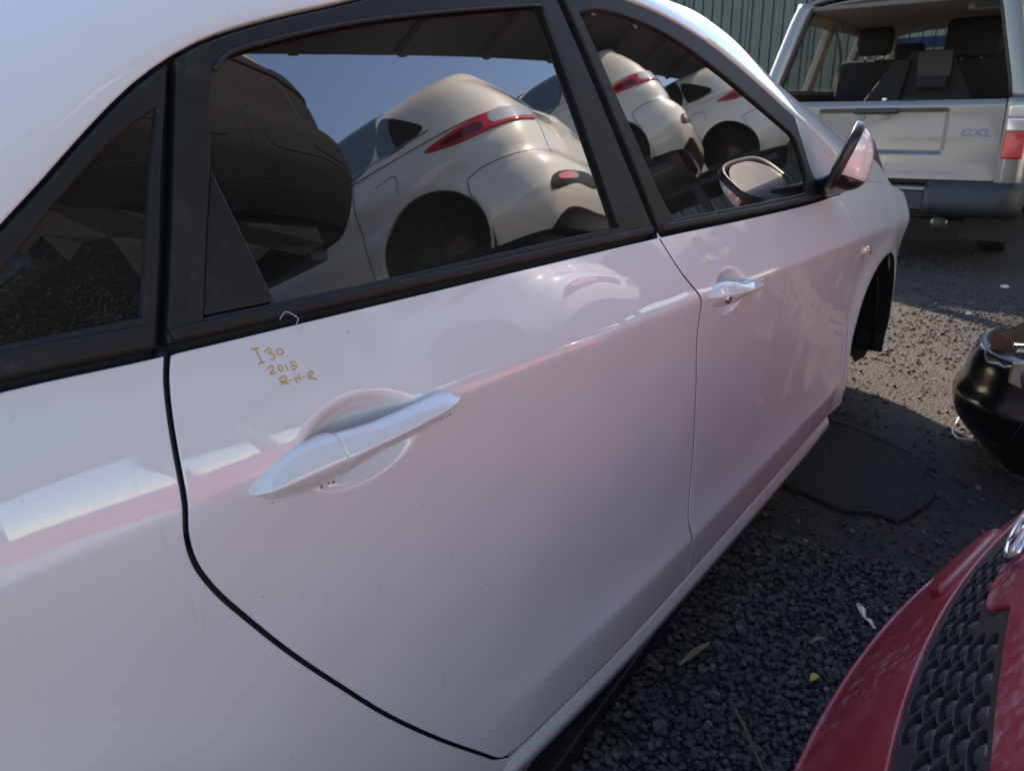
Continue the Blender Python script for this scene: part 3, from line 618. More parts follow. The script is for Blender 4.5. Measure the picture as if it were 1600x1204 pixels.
tp_ = side(np.array(crv([(-2.292,.958),(-2.284,.963),(-2.279,.960),(-2.274,.955),(-2.279,.949),(-2.274,.945),(-2.279,.943)], .002))); tp_[:, 1] -= .008
tube('cobweb_thread', [tuple(p) for p in tp_], .00035, 'cable', rear_door, 5)
sp_ = side(np.array([[-1.628,1.150]]))[0]; tube('rusty_screw', [(sp_[0], sp_[1]+.002, sp_[2]), (sp_[0], sp_[1]-.003, sp_[2])], [.004, .003], 'steel_rust', fframe, 8)
for (cx_, cz_, nn_) in ((-2.285,.811,9), (-2.13,.826,9), (-2.335,.820,5)):
    vs = []; fs = []
    for k in range(nn_):
        u_, v_ = cx_+RNG.normal(0, .010), cz_+RNG.normal(0, .003); rr = RNG.uniform(.0004, .0013); b0 = len(vs)
        c_ = side(np.array([[u_+rr*1.6*math.cos(a), v_+rr*math.sin(a)] for a in np.linspace(0, 2*math.pi, 7, endpoint=False)])); c_[:, 1] -= .0004; vs += [tuple(p) for p in c_]; fs.append(tuple(range(b0, b0+7)))
    meshobj('dirt_specks', vs, fs, 'wood', rear_door, False)

# ================================================================== GROUND
def ground_mat():
    m = bpy.data.materials.new('ground'); m.use_nodes = True; n = m.node_tree.nodes; l = m.node_tree.links; b = n['Principled BSDF']; b.inputs['Roughness'].default_value = .95
    tc = n.new('ShaderNodeTexCoord')
    def tex(sc, det=6, r=.6):
        t = n.new('ShaderNodeTexNoise'); t.inputs['Scale'].default_value = sc; t.inputs['Detail'].default_value = det; t.inputs['Roughness'].default_value = r; l.new(tc.outputs['Object'], t.inputs['Vector']); return t
    def rp(t, a, c): r = n.new('ShaderNodeMapRange'); r.inputs[1].default_value = a; r.inputs[2].default_value = c; l.new(t.outputs[0], r.inputs[0]); return r
    def mx(f, a, c):
        x = n.new('ShaderNodeMix'); x.data_type = 'RGBA'; l.new(f.outputs[0], x.inputs[0])
        if isinstance(a, tuple): x.inputs[6].default_value = (*a, 1)
        else: l.new(a, x.inputs[6])
        x.inputs[7].default_value = (*c, 1); return x.outputs[2]
    c = mx(rp(tex(2.3), .42, .62), (.036, .035, .035), (.056, .046, .039)); c = mx(rp(tex(90), .5, .75), c, (.065, .062, .060)); c = mx(rp(tex(7), .62, .75), c, (.085, .06, .046)); c = mx(rp(tex(240, 3), .62, .72), c, (.12, .117, .113)); c = mx(rp(tex(45), .3, .42), (.018, .018, .018), (0, 0, 0)) if False else c
    l.new(c, b.inputs['Base Color'])
    bp = n.new('ShaderNodeBump'); bp.inputs['Strength'].default_value = .9; bp.inputs['Distance'].default_value = .012
    vo = n.new('ShaderNodeTexVoronoi'); vo.inputs['Scale'].default_value = 75; l.new(tc.outputs['Object'], vo.inputs['Vector'])
    t = tex(35, 8, .7); ad = n.new('ShaderNodeMath'); ad.operation = 'SUBTRACT'; l.new(t.outputs[0], ad.inputs[0]); l.new(vo.outputs['Distance'], ad.inputs[1])
    l.new(ad.outputs[0], bp.inputs['Height']); l.new(bp.outputs[0], b.inputs['Normal']); return m
M['ground'] = ground_mat()
gx = np.unique(np.concatenate([np.linspace(-120, -4, 8), np.linspace(-4, 9, 90), np.linspace(9, 120, 8)])); gy = np.unique(np.concatenate([np.linspace(-120, -6, 8), np.linspace(-6, 4, 70), np.linspace(4, 120, 8)]))
def ghe(x, y): return .010*np.sin(1.9*x+.7*y)*np.cos(2.3*y-.6*x)+.006*np.sin(5.1*x+1.)*np.sin(4.3*y+2.)-.006
GX, GY = np.meshgrid(gx, gy, indexing='ij'); GZ = ghe(GX, GY)
gr = grid_mesh('ground', np.stack([GX, GY, GZ], 2), 'ground', None); tag(gr, 'dark compacted dirt and gravel yard surface', None, None, 'structure')
# loose gravel: real stones, one mesh
def ico(sub):
    bm = bmesh.new(); bmesh.ops.create_icosphere(bm, subdivisions=sub, radius=1); v = np.array([tuple(p.co) for p in bm.verts]); f = np.array([[q.index for q in p.verts] for p in bm.faces]); bm.free(); return v, f
def gravel(name, n, region, smin_, smax_, dens, sub, m, seedv):
    rng = np.random.default_rng(seedv); v0, f0 = ico(sub); nv = len(v0)
    x = rng.uniform(region[0], region[1], n); y = rng.uniform(region[2], region[3], n); keep = rng.uniform(0, 1, n) < dens(x, y); x, y = x[keep], y[keep]; n = len(x)
    s = smin_+(smax_-smin_)*rng.uniform(0, 1, n)**2.2
    ax = rng.uniform(.6, 1.15, (n, 3)); ax[:, 2] *= .72; th = rng.uniform(0, 6.28, n); tl = rng.normal(0, .35, n)
    V = v0[None]*ax[:, None]*(1+rng.normal(0, .10, (n, nv)))[:, :, None]*s[:, None, None]*.5
    c, d = np.cos(tl)[:, None], np.sin(tl)[:, None]; V[:, :, 1], V[:, :, 2] = V[:, :, 1]*c-V[:, :, 2]*d, V[:, :, 1]*d+V[:, :, 2]*c
    c, d = np.cos(th)[:, None], np.sin(th)[:, None]; V[:, :, 0], V[:, :, 1] = V[:, :, 0]*c-V[:, :, 1]*d, V[:, :, 0]*d+V[:, :, 1]*c
    V += np.stack([x, y, ghe(x, y)+s*.16+rng.uniform(0, .006, n)], 1)[:, None]
    F = (f0[None]+(np.arange(n)*nv)[:, None, None]).reshape(-1, 3); V = V.reshape(-1, 3)
    me = bpy.data.meshes.new(name); me.vertices.add(len(V)); me.vertices.foreach_set('co', V.ravel()); me.loops.add(len(F)*3); me.loops.foreach_set('vertex_index', F.ravel().astype(np.int32))
    me.polygons.add(len(F)); me.polygons.foreach_set('loop_start', np.arange(0, len(F)*3, 3, dtype=np.int32)); me.update(calc_edges=True); me.validate()
    at_ = me.attributes.new('tone', 'FLOAT', 'POINT'); at_.data.foreach_set('value', np.repeat(rng.uniform(0, 1, n), nv).astype(np.float32))
    return tag(link(name, me, m), 'loose dark gravel scattered over the yard floor', None, None, 'stuff')
def stone_mat():
    m = mat('gravel', (.04, .042, .048), .75); n = m.node_tree.nodes; l = m.node_tree.links; b = n['Principled BSDF']
    a = n.new('ShaderNodeAttribute'); a.attribute_name = 'tone'; r = n.new('ShaderNodeValToRGB'); l.new(a.outputs['Fac'], r.inputs[0]); e = r.color_ramp.elements
    e[0].color = (.026, .026, .0275, 1); e[1].color = (.18, .165, .15, 1); e[1].position = 1.
    for p, c in ((.5, (.044, .0435, .044)), (.8, (.070, .068, .066)), (.93, (.075, .062, .052)), (.985, (.11, .10, .09))): q = e.new(p); q.color = (*c, 1)
    t = n.new('ShaderNodeTexNoise'); t.inputs['Scale'].default_value = 160; mx = n.new('ShaderNodeMix'); mx.data_type = 'RGBA'; mx.blend_type = 'MULTIPLY'; mx.inputs[0].default_value = .6
    l.new(r.outputs[0], mx.inputs[6]); l.new(t.outputs[0], mx.inputs[7]); bc = n.new('ShaderNodeBrightContrast'); bc.inputs[1].default_value = 0.02; l.new(mx.outputs[2], bc.inputs[0]); l.new(r.outputs[0], b.inputs['Base Color'])
stone_mat()
def dn_near(x, y):
    h = np.sin(3.1*x+1.3*y+.5)*np.cos(2.7*y-1.1*x+1.)+.4*np.sin(7*x-3*y)
    return np.clip(1.15-.9*np.clip((x+1.0)/1.3, 0, 1)+.25*h, .04, 1)
gravel('gravel', 27000, (-2.1, -.75, -1.42, -.45), .004, .021, dn_near, 2, 'gravel', 3)
gravel('gravel', 30000, (-.85, 4.2, -2.4, .3), .006, .022, lambda x, y: np.clip(.55+.35*np.sin(2.1*x+.6)*np.cos(2.9*y), .1, 1), 1, 'gravel', 5)

# ================================================================== things lying on the ground
def linear(pts, step=.012):
    P = np.array(pts); out = []
    for a, b_ in zip(P, np.roll(P, -1, 0)):
        n = max(1, int(np.hypot(*(b_-a))/step)); out += [tuple(a+(b_-a)*t) for t in np.arange(n)/n]
    Q = np.array(out)
    for _ in range(3): Q = (np.roll(Q, 1, 0)+2*Q+np.roll(Q, -1, 0))/4
    return [tuple(p) for p in Q]
def flat_thing(name, outline, z0, thick, m, label, cat, wob=.002):
    o_ = np.array(linear(outline)); o_ = ccw([tuple(p) for p in o_])
    lo, hi = o_.min(0), o_.max(0)
    def s(uv): return np.stack([uv[:, 0], uv[:, 1], z0+wob*np.sin(9*uv[:, 0]+2)*np.cos(11*uv[:, 1])], 1)
    o = panel(name, [tuple(p) for p in o_], s, m, None, r=thick*.45, rim=thick, g=.03); return tag(o, label, cat)
mt = flat_thing('floor_mat', [(-.44,-.66),(-.552,-.965),(-.545,-.995),(-.515,-1.012),(-.512,-1.045),(-.532,-1.082),(-.520,-1.108),(-.330,-1.160),(-.305,-1.152),(-.235,-1.11),(-.09,-1.10),(-.06,-1.085),(.085,-.845),(.12,-.70),(.10,-.50),(-.40,-.50)], .016, .012, 'mat_carpet', 'black carpet car mat lying on the gravel under the white hatchback', 'floor mat')
L = np.array(linear([(-.44,-.66),(-.552,-.965),(-.545,-.995),(-.515,-1.012),(-.512,-1.045),(-.532,-1.082),(-.520,-1.108),(-.330,-1.160),(-.305,-1.152),(-.235,-1.11),(-.09,-1.10),(-.06,-1.085),(.085,-.845),(.12,-.70),(.10,-.50),(-.40,-.50)]))
tube('edge_binding', [(p[0], p[1], .0145) for p in L], .0055, 'mat_edge', mt, 6, closed=True)
def leaf(name, a, b_, w, m, label, z=.022, curl=.006):
    a = np.array(a); b_ = np.array(b_); d = b_-a; n = np.array([-d[1], d[0]])/np.hypot(*d); G = []
    for t in np.linspace(0, 1, 12):
        ww = w*math.sin(math.pi*min(1, t*.95+.02))**.8; c = a+d*t; zc_ = float(ghe(c[0], c[1]))+z+curl*math.sin(t*3.1)
        G.append([(c[0]+n[0]*ww*s, c[1]+n[1]*ww*s, zc_+abs(s)*curl*.5) for s in (-1, -.5, 0, .5, 1)])
    return tag(grid_mesh(name, G, m, None, thick=.0006), label, 'leaf')
leaf('dry_leaf', (-1.434,-.863), (-1.323,-.884), .0075, 'leaf_brown', 'long dry brown leaf lying on the gravel beside the sill')
leaf('yellow_leaf', (-1.318,-1.098), (-1.292,-1.106), .008, 'leaf_yellow', 'small yellow leaf on the gravel near the red bumper')
leaf('dry_leaf', (-1.20,-1.06), (-1.165,-1.085), .005, 'leaf_brown', 'small curled brown leaf on the gravel near the yellow leaf')
tag(tube('twig', [(-1.49,-1.005,.024),(-1.53,-1.04,.028),(-1.56,-1.065,.025),(-1.60,-1.10,.022)], [.003,.004,.0035,.002], 'twig'), 'thin brown twig on the gravel in front of the red bumper', 'twig')
tag(tube('foil_scrap', [(-1.005,-1.112,.024),(-1.03,-1.128,.028),(-1.045,-1.137,.020),(-1.06,-1.15,.028),(-1.075,-1.165,.022)], [.006,.009,.003,.006,.003], 'wrapper', None, 7, flat=.5), 'crumpled shiny foil scrap on the gravel by the red bumper lip', 'scrap')
tag(tube('rubber_strip', [(-.30,-1.19,.02),(-.335,-1.20,.024),(-.345,-1.215,.02),(-.37,-1.22,.024),(-.375,-1.24,.02)], .004, 'rubber', None, 6), 'short wavy black rubber strip on the dirt beside the floor mat', 'scrap')
tag(tube('white_cable', [(.42,-1.16,.10),(.385,-1.132,.045),(.32,-1.125,.02),(.24,-1.127,.016),(.195,-1.15,.016),(.20,-1.20,.02),(.22,-1.25,.03)], .0035, 'cable', None, 6), 'thin white cable loop on the ground beside the black bumper', 'cable')
for i, (x, y, s, lb) in enumerate([(2.15,-.93,.045,'pale flat stone chip on the ground behind the silver four wheel drive'),(1.28,-.56,.025,'small white stone chip below the front wheel arch'),(3.0,-1.02,.07,'pale plastic scrap under the rear of the silver four wheel drive')]):
    v, f = ico(2); v = v*np.array([1, .6, .22])*s*.6*(1+RNG.normal(0, .08, (len(v), 1)))+np.array([x, y, float(ghe(x, y))+s*.12]); tag(meshobj('stone_chip', v, f, 'white_bit', None, False), lb, 'debris')

# ================================================================== LOOSE BLACK BUMPER
bb = empty('black_bumper', (.05, -1.25, 0), 'glossy black car bumper cover standing on the ground with broken top edge', 'bumper'); bb.scale = (1, 1, .86)
def rel(o, root):
    o.parent = root; o.matrix_parent_inverse = Matrix.Translation(-root.location); return o
bplan = np.array(crv([(.62,-1.30),(.40,-1.20),(.20,-1.135),(.02,-1.15),(-.11,-1.24),(-.19,-1.42),(-.235,-1.70),(-.25,-2.05),(-.24,-2.45)], .015))
def bump_surface(uv):
    s = np.clip(uv[:, 0], 0, 1)*(len(bplan)-1); i = np.clip(s.astype(int), 0, len(bplan)-2); t = (s-i)[:, None]; P = bplan[i]*(1-t)+bplan[i+1]*t
    i0 = np.clip(i-2, 0, len(bplan)-1); i1 = np.clip(i+3, 0, len(bplan)-1); d = bplan[i1]-bplan[i0]; d /= np.linalg.norm(d, axis=1)[:, None]; n = np.stack([-d[:, 1], d[:, 0]], 1)*-1
    z = uv[:, 1]; o_ = interp(z, [0,.05,.12,.22,.29,.33,.42,.475], [-.16,-.115,-.05,.012,.022,.004,-.012,-.03])
    return np.stack([P[:, 0]+n[:, 0]*o_, P[:, 1]+n[:, 1]*o_, z], 1)
sgn_test = bump_surface(np.array([[.45, .29]]))[0]; 
us = np.linspace(0, 1, 90)
def bshell(name, z0, z1, nz, matn, off=0., u0=0., u1=1., jag=None):
    G = []
    for u in us:
        if u < u0 or u > u1: continue
        zt = z1 if jag is None else jag(u)
        G.append([tuple(bump_surface(np.array([[u, z]]))[0]) for z in np.linspace(z0, zt, nz)])
    return grid_mesh(name, G, matn, None, thick=.004)
rel(bshell('bumper_skin', .012, .455, 26, 'gloss_black', jag=lambda u: .448+.012*math.sin(u*57)*math.sin(u*131+1)+(.02 if .30 < u < .34 else 0)-(.05 if .52 < u < .56 else 0)), bb)
# turned top flange, notched bracket
G = [[tuple(bump_surface(np.array([[u, .456]]))[0]+np.array([dx_, dy_, dz_])) for dx_, dy_, dz_ in ((0,0,0),(.010,-.006,.010),(.035,-.02,.010),(.055,-.03,.004))] for u in np.linspace(.18, .62, 40)]
rel(grid_mesh('top_flange', G, 'plastic_black', None, thick=.004), bb)
rel(hexa('broken_bracket', [(.0,-1.20,.46),(.03,-1.21,.46),(.045,-1.27,.46),(.015,-1.265,.46),(.005,-1.205,.535),(.03,-1.21,.535),(.04,-1.255,.50),(.018,-1.255,.50)], 'plastic_black', None, .002), bb)
rel(hexa('inner_panel', [(.05,-1.27,.44),(.07,-1.27,.44),(.12,-1.75,.44),(.10,-1.75,.44),(.06,-1.27,.452),(.09,-1.27,.455),(.14,-1.75,.475),(.11,-1.75,.475)], 'bumper_grey', None, .003), bb)
rel(tube('trim_rod', [(.06,-1.26,.475),(.09,-1.5,.492),(.11,-1.75,.51)], .006, 'satin_metal', None, 8), bb)
rel(hexa('brown_tape', [(-.135,-1.275,.40),(-.12,-1.27,.40),(-.17,-1.45,.35),(-.185,-1.455,.35),(-.115,-1.275,.465),(-.10,-1.27,.465),(-.10,-1.45,.50),(-.115,-1.455,.50)], 'tape_brown', None, .004), bb)
sd_ = [tuple(bump_surface(np.array([[u, z]]))[0]+np.array([-.004,.002,0])) for u, z in ((.42,.10),(.43,.16),(.445,.24),(.455,.30),(.46,.335),(.52,.335),(.6,.33),(.7,.33))]
rel(tube('panel_seam', sd_, .0022, 'bumper_grey', None, 5), bb)

# ================================================================== RED CAR NOSE
red = empty('red_car_front', (-1.57, -1.5, 0), 'scuffed red car nose with dark honeycomb grille and chrome emblem', 'car')
RZ = ([.10,.16,.20,.26,.33,.40,.48,.56,.60,.64,.72,.80,.86,.90], [-.08,-.015,0.,-.03,-.072,-.118,-.165,-.203,-.22,-.252,-.39,-.63,-.95,-1.35])
def red_s(uv, dz=0.):
    s = uv[:, 0]; z = uv[:, 1]; p = interp(z, *RZ); plan = .21*s*s+.06*s+.55*np.clip(np.abs(s)-.62, 0, 1)**2*1.6
    return np.stack([-1.57+s, -1.19+p-plan, z+.02*np.clip(z-.6, 0, 1)], 1)
zrows = lambda a, b, n: np.linspace(a, b, n)
gl_low = [(-.62,.405),(-.3,.395),(0,.392),(.3,.397),(.55,.41),(.66,.425)]; gl_up = [(.66,.47),(.5,.515),(.28,.545),(.14,.552)]; gl_up2 = [(-.14,.552),(-.28,.550),(-.5,.53),(-.62,.49)]
nub = [(.14,.552),(.115,.535),(.085,.505),(.04,.492),(0,.490),(-.04,.492),(-.085,.505),(-.115,.535),(-.14,.552)]
glp = loop(crv(gl_low), crv([(.66,.425),(.675,.45),(.66,.47)]), crv(gl_up), crv(nub), crv(gl_up2), crv([(-.62,.49),(-.635,.45),(-.62,.405)]))
ro = loop(crv([(-.98,.12),(.98,.12)], .02), crv([(.98,.12),(.98,.60)], .02), crv([(.98,.60),(-.98,.60)], .02), crv([(-.98,.60),(-.98,.12)], .02))
rp_ = np.array([(s, z) for s in np.arange(-.96, .97, .04) for z in list(np.arange(.13, .60, .018))])
rbump = rel(panel('bumper_skin', ro, red_s, 'red_paint', None, flipn=-1., holes=[glp], pts=rp_, r=.004, rim=.02), red)
bo = loop(crv([(-.86,.608),(.86,.608)], .02), crv([(.86,.608),(.80,.885)], .02), crv([(.80,.885),(-.80,.885)], .02), crv([(-.80,.885),(-.86,.608)], .02))
rel(panel('bonnet', bo, red_s, 'red_paint', None, flipn=-1., pts=np.array([(s, z) for s in np.arange(-.84, .85, .05) for z in np.linspace(.615, .88, 16)]), r=.004, rim=.02), red)
for sg in (-1, 1):
    hl = loop(crv([(.58*sg,.60),(.72*sg,.575),(.88*sg,.60),(.90*sg,.68),(.80*sg,.70),(.66*sg,.665)], closed=True)); rel(panel('headlamp', hl, red_s, 'lamp_clear', None, flipn=-1., off=.008, r=.004, g=.03), red)
def cell_mesh():
    n = 16; ring = [(1.06,-.004),(.97,-.010),(.86,-.0125),(.74,-.007),(.55,-.001),(.3,.0025),(.02,.0035)]
    vs = []; fs = []
    for q, h in ring:
        for j in range(n):
            a = 2*math.pi*j/n; c, s = math.cos(a), math.sin(a); e = .7
            vs.append((math.copysign(abs(c)**e, c)*.0268*q, math.copysign(abs(s)**e, s)*.0182*q-(.004*(1-q)), h))
    for r_ in range(len(ring)-1):
        for j in range(n): fs.append((r_*n+j, r_*n+(j+1) % n, (r_+1)*n+(j+1) % n, (r_+1)*n+j))
    me = bpy.data.meshes.new('grille_cell'); me.from_pydata(vs, [], fs); me.update(); me.polygons.foreach_set('use_smooth', [True]*len(me.polygons)); me.materials.append(M['grille_cell']); return me
mat('grille_cell', (.018, .020, .025), .26, dust=(14, .45, .75, (.10, .098, .10), .35)); mat('grille_web', (.022, .021, .020), .55, dust=(25, .4, .7, (.16, .14, .125), .6))
gcl = []; gin = offset(ccw(glp), .004); gk = 1/1.28      # arc length per unit of height on the sloping nose
for row in range(6):
    for k in range(-13, 14):
        s_, z_ = k*.0605+(.03025 if row % 2 else 0), .4125+row*.0262
        L_ = np.array([(s_+math.copysign(abs(math.cos(a))**.7, math.cos(a))*.0268, z_+math.copysign(abs(math.sin(a))**.7, math.sin(a))*.0182*gk) for a in np.linspace(0, 2*math.pi, 16, endpoint=False)])
        if inside(L_, gin).all(): gcl.append((s_, z_, [tuple(p) for p in L_]))
gbase = rel(panel('grille', [tuple(p) for p in offset(ccw(glp), -.006)], red_s, 'grille_web', None, flipn=-1., holes=[g_[2] for g_ in gcl], off=-.006, r=.0015, rim=.012, g=.03), red)
cme = cell_mesh()
for s_, z_, _ in gcl:
    c = np.array([[s_, z_]]); p = red_s(c)[0]; du = red_s(c+[1e-3, 0])[0]-red_s(c-[1e-3, 0])[0]; dv = red_s(c+[0, 1e-3])[0]-red_s(c-[0, 1e-3])[0]; nn = np.cross(dv, du); nn /= np.linalg.norm(nn)
    if nn[1] < 0: nn = -nn
    du /= np.linalg.norm(du); dv = np.cross(nn, du); dv /= np.linalg.norm(dv)
    if dv[2] < 0: du, dv = -du, -dv
    o = bpy.data.objects.new('grille_cell', cme); COL.objects.link(o); o.parent = gbase; p = p-nn*.010
    o.matrix_parent_inverse = Matrix.Identity(4); o.matrix_basis = Matrix(((du[0], dv[0], nn[0], p[0]), (du[1], dv[1], nn[1], p[1]), (du[2], dv[2], nn[2], p[2]), (0, 0, 0, 1)))
# chrome emblem: an upright slanted pair of bars in an oval ring
ec = red_s(np.array([[.05, .556]]))[0]; e1 = Vector((1, 0, 0)); e2 = Vector((0, -.32, .95)).normalized(); e3 = e1.cross(e2)
if e3.y < 0: e3 = -e3
def ept(a, b_, c=.014): return Vector(ec)+e1*a+e2*b_+e3*c
emb = empty('emblem'); emb.parent = red; emb.matrix_parent_inverse = Matrix.Translation(-red.location)
tube('emblem_ring', [ept(.066*math.cos(a), .036*math.sin(a)) for a in np.linspace(0, 2*math.pi, 40, endpoint=False)], .0052, 'chrome', emb, 10, closed=True)
tube('emblem_bar', [ept(-.040, -.026), ept(-.028, -.008), ept(-.018, .012), ept(-.022, .031)], [.004,.0055,.0055,.004], 'chrome', emb, 8)
tube('emblem_bar', [ept(.040, .026), ept(.028, .008), ept(.018, -.012), ept(.022, -.031)], [.004,.0055,.0055,.004], 'chrome', emb, 8)
tube('emblem_bar', [ept(-.026, -.004), ept(0, .004), ept(.026, .006)], .0045, 'chrome', emb, 8)
# bumper corner step and fog-lamp bulge
def bulge(uv):
    P = red_s(uv); return P
rel(panel('fog_lamp_cover', loop(crv([(.36,.30),(.44,.345),(.40,.385),(.22,.385),(.16,.36),(.22,.315)], closed=True)), red_s, 'red_paint', None, flipn=-1., off=.012, r=.011, rim=.014, g=.02), red)
rel(panel('lip_extension', loop(crv([(-.75,.175),(.52,.175)], .02), crv([(.52,.175),(.52,.215)], .01), crv([(.52,.215),(-.75,.215)], .02), crv([(-.75,.215),(-.75,.175)], .01)), red_s, 'red_paint', None, flipn=-1., off=.006, r=.005, rim=.02, g=.03), red)
rel(box('under_tray', (-2.3,-2.6,.10), (-.85,-1.40,.14), 'shell_black'), red)

# ================================================================== SILVER FOUR WHEEL DRIVE
SX = 3.4; SY = -.06
suv = empty('silver_four_wheel_drive', (SX, SY, 0), 'silver four wheel drive with open rear window and GXL badge on the tailgate', 'car')
def S(o): return rel(o, suv)
def tg(uv):     # tailgate skin, u = -y (left to right as seen), v = z
    y = -uv[:, 0]; z = uv[:, 1]; yy = y-SY
    ins = (lambda a, lo, hi, k: np.clip((a-lo)/k, 0, 1)*np.clip((hi-a)/k, 0, 1)); sm = lambda t: t*t*(3-2*t)
    q = sm(np.clip(ins(yy, -.43, .43, .035), 0, 1))*sm(np.clip(ins(z, .775, 1.088, .035), 0, 1))
    x = SX-.012*(1-(yy/.75)**2)+.028*q+.03*np.clip((z-1.09)/.05, 0, 1)**2-.006*np.clip((.72-z)/.1, 0, 1)
    return np.stack([x, y, z], 1)
tgo = loop(crv([(-.68,.615),(.795,.615)], .02), crv([(.795,.615),(.812,.63),(.806,.9),(.800,1.137)], .02), crv([(.800,1.137),(-.69,1.137)], .02), crv([(-.69,1.137),(-.69,.63),(-.68,.615)], .02))
tailgate = S(panel('tailgate', tgo, tg, 'silver_paint', None, pts=np.array([(u, z) for u in np.arange(-.67, .80, .0125) for z in np.arange(.625, 1.135, .0125)]), r=.006, rim=.03))
S(bmobj('tailgate_handle', box_bm((SX-.035, -.172, 1.046), (SX+.01, .122, 1.086)), 'bumper_grey', None, bevel=.016, seg=4))
for y in (.075, -.085): S(box('plate_bracket', (SX-.004, y-.022, 1.012), (SX+.03, y+.022, 1.036), 'interior_beige', None, .003))
S(box('latch_slot', (SX+.005, -.27, 1.128), (SX+.03, -.17, 1.142), 'shell_black', None, .003))
S(box('latch_striker', (SX+.02, -.075, 1.135), (SX+.04, -.045, 1.152), 'satin_metal', None, .003))
# badge
fc = bpy.data.curves.new('badge_text', 'FONT'); fc.body = 'GXL'; fc.size = .066; fc.extrude = .004; fc.bevel_depth = .0012; fc.space_character = 1.12; fc.shear = .12
fo = bpy.data.objects.new('badge_text', fc); COL.objects.link(fo); dg = bpy.context.evaluated_depsgraph_get(); dg.update()
bme = bpy.data.meshes.new_from_object(fo.evaluated_get(dg)); bpy.data.objects.remove(fo); bme.materials.clear()
mat('badge_blue', (.05, .07, .17), .15, metal=.8, coat=1.)
badge = link('badge', bme, 'badge_blue'); ww = max(v.co.x for v in bme.vertices)
badge.matrix_world = Matrix.Translation((SX-.009, -.566, .902)) @ Matrix(((0,0,-1,0),(-1,0,0,0),(0,1,0,0),(0,0,0,1))) @ Matrix.Diagonal((.178/ww, 1, 1, 1)); badge.parent = suv; badge.matrix_parent_inverse = Matrix.Translation(-suv.location)
tag(badge, 'blue chrome badge reading GXL')
# body corners beside the tailgate, pillars, roof
HW = lambda z: np.interp(z, [.3,.62,1.137,1.25,1.68,1.80,1.87], [.86,.90,.885,.86,.735,.69,.55])
for sg in (-1, 1):
    G = []
    for z in np.linspace(.42, 1.137, 22):
        w = float(HW(z)); G.append([(SX+a, SY+sg*b_, z) for a, b_ in ((.05,.752),(.0,.755),(-.002,.80),(.006,w-.05),(.03,w-.015),(.075,w),(.2,w+.02),(.6,w+.035),(1.4,w+.04))])
    S(grid_mesh('corner_panel', G, 'silver_paint', None, flip=(sg > 0), thick=.01))
    G = []
    for z in np.linspace(1.137, 1.80, 22):
        w = float(HW(z)); i_ = w-.125 if sg < 0 else w-.115; xo = .30*((z-1.137)/.7)**1.2*.35
        G.append([(SX+xo+a, SY+sg*b_, z) for a, b_ in ((.10,i_+.0),(.02,i_),(.0,i_+.015),(.004,w-.035),(.03,w-.008),(.07,w),(.16,w+.004))])
    S(grid_mesh('rear_pillar', G, 'silver_paint', None, flip=(sg > 0), thick=.008))
    S(tube('aperture_seal', [(SX+.10*0+.105*((z-1.137)/.7)**1.2+.006, SY+sg*(float(HW(z))-.128), z) for z in np.linspace(1.14, 1.76, 12)], .011, 'rubber', None, 8))
    # side walls inside: lower trim, window pillars, header
    wall = lambda name, x0, x1, z0, z1, m, t=.05: S(hexa(name, [(x0, SY+sg*(float(HW(z0))-t), z0), (x1, SY+sg*(float(HW(z0))-t), z0), (x1, SY+sg*float(HW(z0)), z0), (x0, SY+sg*float(HW(z0)), z0), (x0, SY+sg*(float(HW(z1))-t), z1), (x1, SY+sg*(float(HW(z1))-t), z1), (x1, SY+sg*float(HW(z1)), z1), (x0, SY+sg*float(HW(z1)), z1)], m, None, .006))
    wall('side_trim', SX+.18, SX+4.0, .62, 1.19, 'interior_black', .09)
    wall('window_ledge', SX+.18, SX+3.9, 1.191, 1.225, 'interior_grey', .07)
    wall('roof_header', SX+.2, SX+3.3, 1.69, 1.80, 'interior_beige', .06)
    for x0, x1 in ((SX+.95, SX+1.10), (SX+1.98, SX+2.12), (SX+3.02, SX+3.10)): wall('window_pillar', x0, x1, 1.226, 1.689, 'interior_beige', .05)
    for x0, x1 in ((SX+.2, SX+.95), (SX+1.10, SX+1.98), (SX+2.12, SX+3.02)): wall('side_window', x0+.003, x1-.003, 1.227, 1.688, 'pane', .004)
    S(hexa('windscreen_pillar', [(SX+3.75, SY+sg*.80-.03, 1.15),(SX+3.83, SY+sg*.80-.03, 1.15),(SX+3.83, SY+sg*.80+.03, 1.15),(SX+3.75, SY+sg*.80+.03, 1.15),(SX+3.10, SY+sg*.66-.03, 1.75),(SX+3.18, SY+sg*.66-.03, 1.75),(SX+3.18, SY+sg*.66+.03, 1.75),(SX+3.10, SY+sg*.66+.03, 1.75)], 'interior_beige', None, .01))
    G = []
    for x in np.linspace(SX+1.4, SX+4.7, 14):
        G.append([(x, SY+sg*(float(HW(z))+.04), z) for z in np.linspace(.45, 1.15, 10)])
    S(grid_mesh('side_panel', G, 'silver_paint', None, flip=(sg < 0), thick=.01))
G = []
for t in np.linspace(0, 1, 20):
    x = SX+.115+t*3.1; G.append([(x, SY+s*.69, 1.80+.085*(1-abs(s)**3)-.02*(1-min(1, t*6))) for s in np.linspace(-1, 1, 25)])
S(grid_mesh('roof', G, 'silver_paint', None, thick=.02))
G = [[(SX+.13+t*3.0, SY+s*.63, 1.755+.055*(1-abs(s)**3)) for s in np.linspace(-1, 1, 17)] for t in np.linspace(0, 1, 8)]
S(grid_mesh('headlining', G, 'interior_beige', None, thick=.01))
S(box('roof_edge_trim', (SX+.09, SY-.60, 1.742), (SX+.15, SY+.60, 1.775), 'interior_grey', None, .012))
S(box('dome_lamp', (SX+.22, -.80+.13, 1.690), (SX+.36, -.50+.05, 1.735), 'interior_grey', None, .02))
